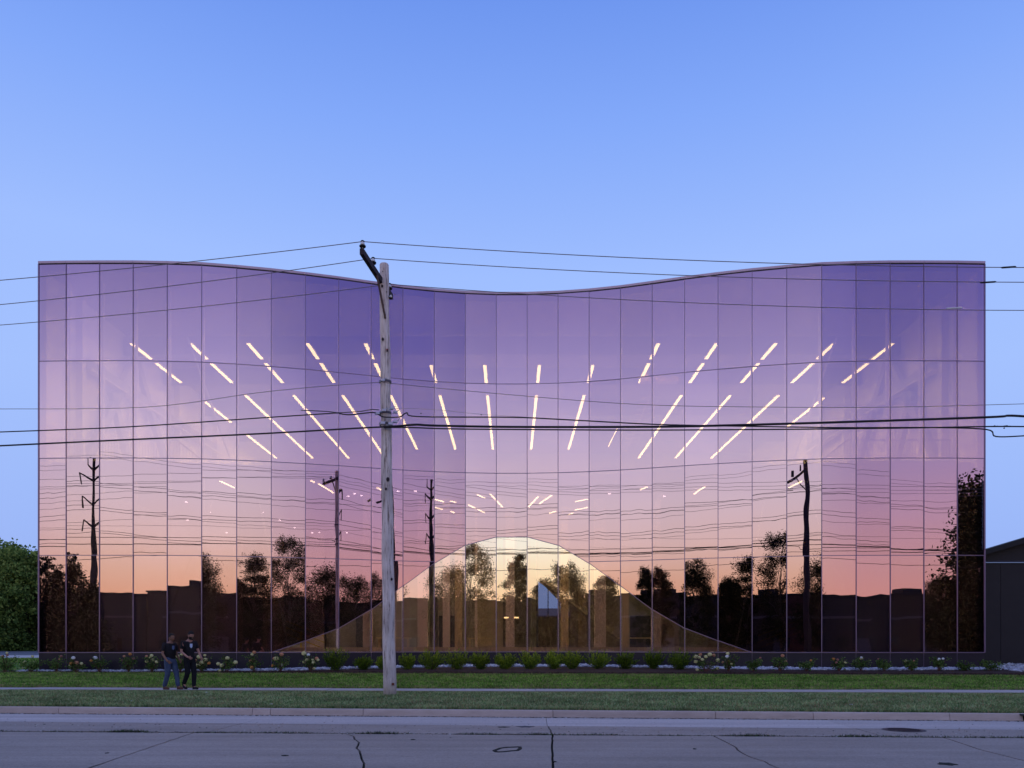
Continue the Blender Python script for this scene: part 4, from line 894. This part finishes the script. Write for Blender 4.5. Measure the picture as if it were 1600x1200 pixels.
# second pole, across the street near the photographer's right (mirrored in the glass)
P2 = Vector((13.5, -6.0, EYE-1.42))
p2 = thing('utility_pole', 'tall dark wooden utility pole mirrored near the right end of the glass front', 'utility pole', P2)
mb = MB(); mb.tube([(0,0,-.1),(0,0,8),(-.05,0,17.4)], [.30,.26,.19], 14); mb.build('shaft', M_arm, p2, True)
mb = MB(); mb.beam((-.05,.0,16.6), (-1.6,-.2,15.6), .14, .2); mb.beam((-.1,0,14.6), (-.9,-.1,16.0), .08, .08); mb.build('crossarm', M_arm, p2)
for p in ((-.6,-.05,16.5), (-1.2,-.1,16.1)): mb = MB(); mb.tube([p, Vector(p)+Vector((0,0,.5))], [.1,.08], 8); mb.build('insulator', M_black, p2)

# tall steel transmission poles far behind the photographer
M_tower = mat('weathering_steel', (.03,.025,.025), .8)
def pylon(X, D, H, label, rz=0, al=1.75):
    t = thing('transmission_pole', label, 'pylon', (X, D, EYE-1.6), 0, 'steel transmission poles behind the photographer')
    mb = MB(); mb.tube([(0,0,0),(0,0,H*.5),(0,0,H)], [.62,.45,.2], 12); mb.build('shaft', M_tower, t)
    t.rotation_euler = (0, 0, rz)
    for k in range(3):
        z = H-3.1-3.6*k
        for s in (-1, 1):
            mb = MB(); mb.tube([(0,0,z-.7),(s*al*.45,0,z-.1),(s*al,0,z+.7)], [.2,.15,.10], 8); mb.build('arm', M_tower, t)
            mb = MB(); mb.tube([(s*al,0,z+.7),(s*al*1.01,0,z-1.1)], .10, 6); mb.build('insulator', M_tower, t)
    mb = MB(); mb.tube([(0,0,H-2.2),(-1.2,0,H-1.2),(-1.3,0,H+.3)], [.15,.12,.08], 8); mb.tube([(0,0,H-2.2),(1.2,0,H-1.2),(1.3,0,H+.3)], [.15,.12,.08], 8); mb.build('shield_arm', M_tower, t)
PY = [(-65.3, -53, 30.0), (32.4, -64, 31.0), (125, -75, 31)]
pylon(*PY[0], 'tall steel transmission pole with three tiers of arms mirrored near the left end', R(12), 2.5)
pylon(*PY[1], 'tall steel transmission pole mirrored thin left of the arch', R(72))
pylon(*PY[2], 'tall steel transmission pole far to the right, outside the mirrored bays')

# ------------------------------------------------------------------ wires
M_wire = mat('weathered_wire', (.22,.18,.19), .5, .3)
M_cable = mat('black_cable', (.014,.012,.016), .55)
def wire(pts, r, label, m=M_cable, n=6, name='overhead_wire'):
    mb = MB(); c = Vector(pts[0]); mb.tube([Vector(p)-c for p in pts], r, n); o = mb.build(name, m, None, True); o.location = c; o['label'] = label; o['category'] = 'cable'; o['group'] = 'overhead wires along the street'; return o
DW = lambda X: 20.74-.055*(X+3.4)     # plane of the pole line
def span(A, x, y, L_, s):
    """points of a sagging span from A towards side s, passing pixel (x,y) on the line plane"""
    k = (x-800)/F; X = A.x
    for _ in range(20): X = k*(A.y-.055*(X-A.x))
    D = A.y-.055*(X-A.x); zt = EYE+(HY-y)/F*D; d = abs(X-A.x); c = (A.z-zt)/(d*(L_-d))
    o = []
    for i in range(41):
        q = L_*(i/40)**1.3; X_ = A.x+s*q; o.append(Vector((X_, A.y-.055*(X_-A.x), A.z-c*q*(L_-q))))
    return o
up = Vector((0,0,.14))
for nm, A, l, r_ in (('front', I1+up, (0,438), (1600,418)), ('middle', I2+up, (0,476), (1600,441)), ('rear', I3+up, (0,508), (1600,485))):
    a = span(A, *l, 46, -1); b = span(A, *r_, 46, 1)
    wire(list(reversed(a))+b[1:], .0095, f'thin bare wire tied to the {nm} insulator of the crossarm', M_wire)
def poly_wire(px, r, label, m=M_cable, D0=20.5, ext=True, name='overhead_wire'):
    pts = []
    for x, y in px:
        k = (x-800)/F; X = k*D0
        for _ in range(20): X = k*(D0-.055*(X+3.4))
        pts.append(Vector((X, D0-.055*(X+3.4), EYE+(HY-y)/F*(D0-.055*(X+3.4)))))
    # smooth
    o = []
    for i in range(len(pts)-1):
        p0, p1, p2_, p3 = pts[max(0, i-1)], pts[i], pts[i+1], pts[min(len(pts)-1, i+2)]
        for q in range(6):
            t = q/6; o.append(.5*((2*p1)+(p2_-p0)*t+(2*p0-5*p1+4*p2_-p3)*t*t+(3*p1-p0-3*p2_+p3)*t**3))
    o.append(pts[-1])
    if ext:
        for e, s in ((-1, 1),):
            p = o[e]; q = o[1 if e == 0 else -2]; sl = (p.z-q.z)/max(.01, abs(p.x-q.x)); sl = max(-.05, min(.05, sl)); add = []
            for k in range(1, 13):
                d = 2.6*k; add.append(Vector((p.x+s*d, p.y-.055*s*d, p.z+sl*d+.0011*d*d)))
            o = list(reversed(add))+o if e == 0 else o+add
    return wire(o, r, label, m, name=name)
poly_wire([(0,639),(230,636),(400,614),(500,604),(596,597)], .0075, 'thin grey wire climbing from the left to the clamp halfway up the pole', M_wire, ext=False)
poly_wire([(598,597),(620,600),(800,617),(1000,632),(1200,636),(1400,636),(1600,631)], .0075, 'thin grey wire running right from the clamp halfway up the pole', M_wire, ext=False)
poly_wire([(0,675),(200,667),(400,653.5),(530,645)], .016, 'black cable in from the left ending at the splice beside the pole', ext=False)
poly_wire([(0,696.5),(200,687),(400,678),(560,669),(600,667)], .022, 'thicker black cable reaching the pole low from the left', ext=False)
poly_wire([(530,645),(545,644),(562,643),(580,640),(592,640.5)], .012, 'short black tail looping up to the pole from the splice', ext=False)
poly_wire([(530,646),(545,648),(575,645),(586,645),(598,651),(612,652),(626,651),(636,645),(654,651),(800,652),(870,655),(1000,662),(1080,664.5),(1300,668),(1450,668),(1541,671),(1556,682),(1600,681)], .017, 'black cable dipping past the pole then humping beyond it and stepping down at right', ext=False)
poly_wire([(600,667),(620,666),(650,663.5),(680,665),(800,667),(1000,667),(1100,665.5),(1300,660),(1540,652),(1575,649.5),(1600,650.5)], .030, 'thickest black cable running right from the pole', ext=True)
poly_wire([(600,668),(640,668),(700,670),(800,671),(1000,672),(1200,671),(1400,669),(1540,666.5),(1600,666.5)], .018, 'black cable just under the thickest one', ext=True)
poly_wire([(614,638),(680,640),(750,647),(860,654)], .004, 'hair thin wire descending right from the pole bracket', M_wire, ext=False)
poly_wire([(470,641),(512,643),(530,645.5)], .012, 'short dark overlap of cable left of the splice', ext=False)
# extensions so the cables go on outside the frame
for px, y, r_, side_ in ((0,639,.0075,-1),(0,675,.016,-1),(0,696.5,.022,-1),(1600,631,.0075,1),(1600,681,.017,1)):
    k = (px-800)/F; X = k*20.5
    for _ in range(20): X = k*(20.5-.055*(X+3.4))
    D = 20.5-.055*(X+3.4); z = EYE+(HY-y)/F*D; pts = [Vector((X+side_*d, D-.055*side_*d, z-.008*d*(1-d/34))) for d in range(0, 36, 3)]
    wire(pts, r_, {639:'continuation of the climbing grey wire off to the left',675:'continuation of the upper black cable off to the left',696.5:'continuation of the thick lower cable off to the left',631:'continuation of the thin grey wire off to the right',681:'continuation of the stepped cable off to the right'}[y])
# splices and clamps on the wires at the right
def splice(x, y, ln, r_, label, D=19.7, m=M_galv):
    p = AT(x, y, D); h = ln/F*D/2; mb = MB(); mb.tube([(-h, .02, .0), (-h*.8, .02, 0), (h*.8, -.02, -.0), (h, -.02, 0)], [r_*.4, r_, r_, r_*.4], 8); o = mb.build('wire_splice', m, None, True); o.location = p; o['label'] = label; o['category'] = 'splice'
splice(1576, 417.5, 22, .022, 'dark splice sleeve on the top wire at the right edge', 18.2, M_black)
splice(1544, 441, 24, .022, 'splice sleeve on the second wire at the building corner', 18.9, M_black)
splice(1491, 481.5, 24, .020, 'pale splice sleeve on the third wire near the corner', 20.7, M_porc)
for k, (x, y) in enumerate(((1554,665.5),(1558,666),(1569,665.8),(1572,665.4),(1574,665.6),(1578,666),(1569,669),(658,646),(752,648))):
    mb = MB(); mb.sphere((0,0,0), (.02,.02,.018), 7, 5); o = mb.build('cable_clip', M_black, None); o.location = AT(x, y, 19.5 if x > 900 else 20.4); o['label'] = ('first','second','third','fourth','fifth','sixth','lowest')[k % 7]+' from the left of the tiny black clips on the cable at the right edge' if x > 900 else ('tiny black clip on the hair thin wire near the pole' if x < 700 else 'tiny black bird-like knot on the hair thin wire'); o['category'] = 'clip'
    if x > 900: o['group'] = 'black clips on the right-hand cable'
# transmission conductors
def cond(off, dz, r_, label):
    pts = []
    ends = [(-160, -41.5, 31)] + PY + [(215, -86, 31)]
    for (xa, ya, ha), (xb, yb, hb) in zip(ends[:-1], ends[1:]):
        for i in range(16):
            t = i/16; pts.append(Vector((xa+(xb-xa)*t, ya+(yb-ya)*t+off, EYE-1.6+ha+(hb-ha)*t-dz-4*2.2*t*(1-t))))
    mb = MB(); c = pts[0].copy(); mb.tube([p-c for p in pts], r_, 5); o = mb.build('power_line', M_cable, None); o.location = c; o['label'] = label; o['category'] = 'cable'; o['group'] = 'transmission lines behind the photographer'
for k in range(3):
    for s, nm in ((-1.75, 'far'), (1.75, 'near')): cond(s, 4.1+3.6*k, .035, f'{["topmost","middle","lowest"][k]} {nm} side conductor mirrored in the glass')
for s, nm in ((-1.3, 'far'), (1.3, 'near')): cond(s, -.2, .022, f'{nm} shield wire atop the mirrored transmission poles')
for k, (z, y) in enumerate(((15.4,-6.2),(15.0,-6.9),(12.9,-6.0),(9.6,-6.0))):
    pts = [Vector((x, y-.02*(x-14.6), EYE-1.42+z+(.0009*(abs(((x-14.6) % 44)-22)-22)*22 if True else 0)*1.0+.0)) for x in range(-140, 141, 4)]
    pts = [Vector((p.x, p.y, EYE-1.42+z-.0021*((((p.x-14.6) % 44))*(44-((p.x-14.6) % 44))))) for p in pts]
    wire(pts, .014 if k < 3 else .024, f'{ordinal(k+1)} highest wire of the line across the street, mirrored in the glass')

# ------------------------------------------------------------------ manhole and drain
c = PX(1412, 1140.6, -1.555)
mh = thing('manhole_cover', 'dark round iron manhole cover in the street at right', 'manhole', (c[0], c[1], EYE-1.556))
mb = MB(); mb.tube([(0,0,-.02),(0,0,.004)], .37, 28); mb.build('rim', mat('iron_rim', (.045,.045,.05), .6, .3), mh)
mb = MB(); mb.tube([(0,0,-.01),(0,0,.009)], .32, 28)
for k in range(-4, 5): mb.box((0, k*.06, .010), (.55*math.cos(k*.25), .02, .006))
mb.build('lid', mat('iron_lid', (.022,.022,.026), .5, .3), mh)
Xd = (1590-800)/F*15.95
dr = thing('storm_drain', 'black storm drain opening in the kerb at the far right', 'drain', (Xd+.15, CF(Xd), EYE-1.56))
mb = MB(); mb.box((0, -.02, .065), (.55, .07, .11)); mb.build('opening', M_joint, dr)  # solid dark box, its colour stands in for the shade inside the inlet
mb = MB(); mb.box((0, -.03, .135), (.66, .1, .03)); mb.build('hood', mat('iron_hood', (.04,.04,.045), .6), dr)
# grit, leaf scraps and gravel caught along the kerb foot and in the street joints
n = 5200; Xs = nr.uniform(-13, 12.5, n); k_ = nr.random(n)
Ds = np.array([CF(x)-abs(nr.normal(0, .05))-.03 if q < .62 else (LJ(x)+nr.normal(0, .05) if q < .85 else GJ(x)+nr.normal(-.6, .6)) for x, q in zip(Xs, k_)])
Zs = np.where(k_ < .62, EYE-1.556, EYE-1.553); S = nr.uniform(.006, .017, n)*np.where(k_ < .62, 1, .75); V = np.zeros((n*4, 3)); a_ = nr.uniform(0, 6.28, n)
for k, (p_, q_, r_) in enumerate(((-1,-.6,0),(1,-.5,.25),(.8,.7,.9),(-.9,.6,.7))):
    V[k::4, 0] = Xs+(p_*np.cos(a_)-q_*np.sin(a_))*S*1.3; V[k::4, 1] = Ds+(p_*np.sin(a_)+q_*np.cos(a_))*S; V[k::4, 2] = Zs+r_*S*.8
put('gutter_grit', np_mesh('gutter_grit', V, np.arange(n*4).reshape(-1, 4), [M_joint, mat('grit_pale', (.5,.47,.44), .9), mat('grit_brown', (.16,.09,.05), .9)], np.digitize(nr.random(n), [.45, .75])), kind='stuff', label='grit and leaf scraps caught along the foot of the kerb', category='grit')
# weed growing from the curb joint, pebbles and litter
mb_list = [(1436,1118,.10,'small weed sprouting at the foot of the kerb at right')]
for x, y, s_, lb in mb_list:
    p = PX(x, y+3, -1.55); n_ = 60; C = nr.normal(size=(n_, 3))*np.array([.06,.04,.05])+np.array([0,0,.06]); C[:, 2] = np.abs(C[:, 2])
    V = leafquads(C, .03, asp=.3); o = put('weed', np_mesh('weed', V, np.arange(len(V)).reshape(-1, 4), LV, nr.integers(0, 3, n_)), None, (p[0], p[1], EYE-1.56), label=lb, category='weed')
for k, (x, y, s_, lb) in enumerate([(168,1113.5,.06,'grey pebble at the foot of the kerb at left'),(497,1114,.05,'pale pebble in the gutter left of the pole'),(206,1096,.03,'white scrap in the verge left of the walkers'),(474,1083,.04,'white scrap in the verge near the sidewalk'),(323,1083,.05,'white flattened scrap just right of the walkers'),(1330,1102,.04,'pale scrap in the verge at right'),(424,1101,.03,'white scrap beside the kerb below the bushes')]):
    z = -1.55 if y > 1110 else -1.37; p = PX(x, y, z); mb = MB(); mb.sphere((0,0,0), (s_, s_*.7, s_*.45), 7, 5); o = mb.build('pebble' if y > 1110 else 'litter_scrap', M_walk if y > 1110 else M_porc, None); o.location = (p[0], p[1], EYE+z+.015); o['label'] = lb; o['category'] = 'pebble' if y > 1110 else 'litter'

# ------------------------------------------------------------------ two men walking on the sidewalk
def skin_mesh(verts, edges, radii, root=0, sub=2):
    me = bpy.data.meshes.new('tmp'); me.from_pydata(verts, edges, []); o = bpy.data.objects.new('tmp', me); COL.objects.link(o)
    sk = o.modifiers.new('s', 'SKIN'); 
    for i, r_ in enumerate(radii): me.skin_vertices[0].data[i].radius = r_ if hasattr(r_, '__len__') else (r_, r_); me.skin_vertices[0].data[i].use_root = (i == root)
    sb = o.modifiers.new('u', 'SUBSURF'); sb.levels = sub
    dg = bpy.context.evaluated_depsgraph_get(); ev = o.evaluated_get(dg); nm_ = bpy.data.meshes.new_from_object(ev)
    V = [v.co.copy() for v in nm_.vertices]; Fs = [tuple(p.vertices) for p in nm_.polygons]
    bpy.data.objects.remove(o); bpy.data.meshes.remove(me); bpy.data.meshes.remove(nm_); return V, Fs
def person(label, X, D, rz, s, J, cols, build=1.0, beard=False, group=None):
    t = thing('person', label, 'person', (X, D, EYE-1.395), rz, group); t.scale = (s, s, s)
    skin = mat('skin_'+cols['id'], cols['skin'], .6); shirt = mat('shirt_'+cols['id'], cols['shirt'], .9); pants = mat('trousers_'+cols['id'], cols['pants'], .9, var=.25, scale=9); hair = mat('hair_'+cols['id'], cols['hair'], .8); shoe = mat('shoe_'+cols['id'], cols['shoe'], .7)
    names = list(J.keys()); idx = {n_: i for i, n_ in enumerate(names)}
    verts = [J[n_] for n_ in names]
    b = build
    rad = dict(pelvis=.085*b, waist=.09*b, chest=.10*b, upper=.075*b, neck=.052, skull=.06, shL=.040, shR=.040, elL=.040, elR=.040, wrL=.027, wrR=.029, haL=.034, haR=.034, hiL=.07*b, hiR=.07*b, knL=.05, knR=.05, anL=.035, anR=.035, toL=.018, toR=.018)
    ed = [('pelvis','waist'),('waist','chest'),('chest','upper'),('upper','neck'),('neck','skull'),('upper','shL'),('upper','shR'),('shL','elL'),('elL','wrL'),('wrL','haL'),('shR','elR'),('elR','wrR'),('wrR','haR'),('pelvis','hiL'),('pelvis','hiR'),('hiL','knL'),('knL','anL'),('anL','toL'),('hiR','knR'),('knR','anR'),('anR','toR')]
    V, Fs = skin_mesh(verts, [(idx[a], idx[c_]) for a, c_ in ed], [rad[n_] for n_ in names], idx['pelvis'])
    mb = MB(); mb.add(V, Fs)
    # head: skull, jaw, nose, ears, brow
    hc = Vector(J['skull'])+Vector((.02, 0, .07)); tilt = cols.get('tilt', 0)
    RM = Matrix.Rotation(tilt, 3, 'Y')
    def H(p): return hc+RM @ Vector(p)
    hm = MB(); nu, nv = 18, 14
    for j in range(nv+1):
        ph = math.pi*j/nv
        for i in range(nu):
            u = 2*math.pi*i/nu; x = .098*math.sin(ph)*math.cos(u); y = .077*math.sin(ph)*math.sin(u); z = .122*math.cos(ph)
            if z < 0: k = 1+z*1.7; y *= k; x = x*(k if x < 0 else 1-(-z)*.3)
            if x > .08 and -.02 < z < .02: x -= .006
            hm.V.append(tuple(H((x, y, z))))
    hm.F = [(j*nu+i, (j+1)*nu+i, (j+1)*nu+(i+1) % nu, j*nu+(i+1) % nu) for j in range(nv) for i in range(nu)]; hm.M = [0]*len(hm.F)
    mb.add(hm.V, hm.F)
    nb = [H(p) for p in ((.094,0,.012),(.124,0,-.028),(.098,.018,-.034),(.098,-.018,-.034),(.09,.010,.01),(.09,-.010,.01))]
    mb.add(nb, [(0,4,2,1),(0,1,3,5),(1,2,3)])
    for sy in (-1, 1):
        e = MB(); e.sphere((0,0,0), (.022,.010,.034), 8, 6); mb.add([H(Vector(v)+Vector((-.005, sy*.078, -.01))) for v in e.V], e.F)
    # lips
    e = MB(); e.sphere((0,0,0), (.012,.026,.009), 8, 5); mb.add([H(Vector(v)+Vector((.088,0,-.062))) for v in e.V], e.F)
    # hands with separate curled fingers and a thumb
    for sd, sy in (('L', 1), ('R', -1)):
        w, h = Vector(J['wr'+sd]), Vector(J['ha'+sd]); d = (h-w).normalized(); side_v = Vector((0, 1, 0)); fw = d.cross(side_v).normalized()
        if fw.x < 0: fw = -fw
        for k in range(4):
            base = h+d*.02+fw*(.03-.02*k); ln = (.075, .085, .08, .062)[k]; curl = (-side_v*sy)
            p1 = base+d*ln*.45; p2_ = p1+(d*.6+curl*.6)*ln*.35; p3 = p2_+(d*.2+curl*.9)*ln*.25
            mb.tube([base-d*.02, p1, p2_, p3], [.0095, .009, .008, .006], 6)
        tb = h-d*.02+fw*.03; mb.tube([tb, tb+d*.03+fw*.022, tb+d*.058+fw*.024], [.012, .010, .007], 6)
    mb.build('body', skin, t, True)
    for sy in (-1, 1):
        e = MB(); e.sphere((0,0,0), (.008,.012,.008), 8, 6); eb = MB(); eb.add([H(Vector(v)+Vector((.090, sy*.030, .004))) for v in e.V], e.F); eb.build('eye', M_black, t)
    # hair cap
    hb = MB()
    for j in range(nv+1):
        ph = math.pi*.56*j/nv
        for i in range(nu):
            u = 2*math.pi*i/nu; f = 1.09+.02*math.sin(7*u+3*ph); x = .098*math.sin(ph)*math.cos(u)*f; y = .077*math.sin(ph)*math.sin(u)*f; z = .122*math.cos(ph)*f
            if x > .05 and z < .055: x = .05+(x-.05)*.2; z = max(z, .055)
            hb.V.append(tuple(H((x-.004, y, z+.004))))
    hb.F = [(j*nu+i, (j+1)*nu+i, (j+1)*nu+(i+1) % nu, j*nu+(i+1) % nu) for j in range(nv) for i in range(nu)]; hb.M = [0]*len(hb.F); hb.build('hair', hair, t, True)
    if beard:
        bb = MB()
        for j in range(8):
            for i in range(11):
                u = -1.5+3.0*i/10; z = -.028-.095*j/7; k = 1+z*1.5; x = (.098*math.cos(u)*(1-abs(z)*.9)+.010) if abs(u) < 2 else 0; y = .080*math.sin(u)*k
                if abs(u) < .35 and j < 4: x -= .012
                bb.V.append(tuple(H((x, y, z))))
        bb.F = [(j*11+i, (j+1)*11+i, (j+1)*11+i+1, j*11+i+1) for j in range(7) for i in range(10)]; bb.M = [0]*len(bb.F); bb.build('beard', hair, t, True)
    # clothes
    def lerpJ(a, c_, u): return tuple(Vector(J[a]).lerp(Vector(J[c_]), u))
    pL, pR = lerpJ('shL','elL',.78), lerpJ('shR','elR',.78)
    pv = tuple(Vector(J['pelvis'])+Vector((0,0,-.07)))
    V, Fs = skin_mesh([pv, J['waist'], J['chest'], J['upper'], lerpJ('upper','neck',.45), J['shL'], pL, J['shR'], pR], [(0,1),(1,2),(2,3),(3,4),(3,5),(5,6),(3,7),(7,8)], [(.125*b,.165*b),(.125*b,.160*b),(.135*b,.18*b),(.118*b,.15*b),.074,.082,.066,.082,.066], 2)
    m_ = MB(); m_.add(V, Fs); m_.build('t_shirt', shirt, t, True)
    aL, aR = lerpJ('knL','anL',1.06), lerpJ('knR','anR',1.06)
    V, Fs = skin_mesh([J['pelvis'], tuple(Vector(J['pelvis'])+Vector((0,0,.13))), J['hiL'], J['knL'], aL, J['hiR'], J['knR'], aR], [(0,1),(0,2),(2,3),(3,4),(0,5),(5,6),(6,7)], [(.125*b,.15*b),(.115*b,.145*b),.115*b,.080,.066,.115*b,.080,.066], 0)
    m_ = MB(); m_.add(V, Fs); m_.build('trousers', pants, t, True)
    for sd in 'LR':
        a, to = Vector(J['an'+sd]), Vector(J['to'+sd]); d = (to-a); m_ = MB()
        heel = a+Vector((-.05,0,-.045)); ball = to+Vector((-.03,0,-.008)); tip = to+Vector((.05,0,-.01))
        if cols.get('toeoff') == sd: heel = a+Vector((-.04,0,-.03))
        V, Fs = skin_mesh([heel, a+Vector((0,0,-.03)), heel.lerp(ball, .55)+Vector((0,0,.01)), ball, tip], [(0,1),(0,2),(2,3),(3,4)], [.050,.058,.052,.052,.036], 0, 1)
        m_.add(V, Fs); m_.build('shoe', shoe, t, True)
    # pale print on the chest
    c_ = Vector(J['chest']).lerp(Vector(J['upper']), .35)+Vector((.145*b, -.035, .02)); m_ = MB(); m_.box(c_, (.03, .07, .10), .0); m_.box(c_+Vector((.0,-.0,-.06)), (.028, .035, .04)); m_.build('chest_print', mat('print_'+cols['id'], cols['print'], .8), t)
    return t
JL = dict(pelvis=(0,0,.94), waist=(.0,0,1.08), chest=(.0,0,1.26), upper=(-.005,0,1.40), neck=(.015,0,1.50), skull=(.035,0,1.57),
  shL=(-.01,.20,1.42), elL=(-.02,.26,1.14), wrL=(.13,.24,.94), haL=(.18,.23,.89), shR=(-.02,-.20,1.42), elR=(-.04,-.27,1.13), wrR=(.12,-.25,.92), haR=(.18,-.24,.88),
  hiL=(.02,.09,.88), knL=(.16,.10,.50), anL=(.22,.10,.10), toL=(.38,.10,.05), hiR=(-.01,-.09,.88), knR=(.0,-.10,.49), anR=(-.14,-.10,.10), toR=(.02,-.10,.04))
JR = dict(pelvis=(0,0,.95), waist=(.0,0,1.09), chest=(-.01,0,1.27), upper=(-.01,0,1.42), neck=(.02,0,1.51), skull=(.055,0,1.58),
  shL=(.0,.19,1.43), elL=(.08,.25,1.17), wrL=(.24,.22,.99), haL=(.29,.21,.93), shR=(-.03,-.19,1.43), elR=(-.05,-.25,1.15), wrR=(.17,-.20,1.00), haR=(.25,-.18,.97),
  hiL=(.02,.08,.89), knL=(.12,.08,.50), anL=(.10,.08,.09), toL=(.26,.08,.04), hiR=(-.01,-.08,.89), knR=(.03,-.08,.50), anR=(-.16,-.08,.17), toR=(-.04,-.08,.05))
Dw = 23.7
person('man in black t-shirt, blue jeans and brown shoes striding right along the sidewalk', (266-800)/F*Dw, Dw, R(-22), .985, JL, dict(id='a', skin=(.26,.13,.085), shirt=(.014,.011,.014), pants=(.060,.085,.15), hair=(.010,.008,.008), shoe=(.10,.045,.03), print=(.12,.16,.30)), 1.12)
person('bearded man in black t-shirt and black trousers looking down as he walks ahead', (296-800)/F*(Dw+.1), Dw+.1, R(-32), 1.02, JR, dict(id='b', skin=(.42,.21,.16), shirt=(.012,.010,.013), pants=(.008,.008,.011), hair=(.008,.007,.007), shoe=(.012,.012,.014), print=(.55,.62,.8), tilt=.35), .98, beard=True)
print('objects', len(bpy.data.objects))
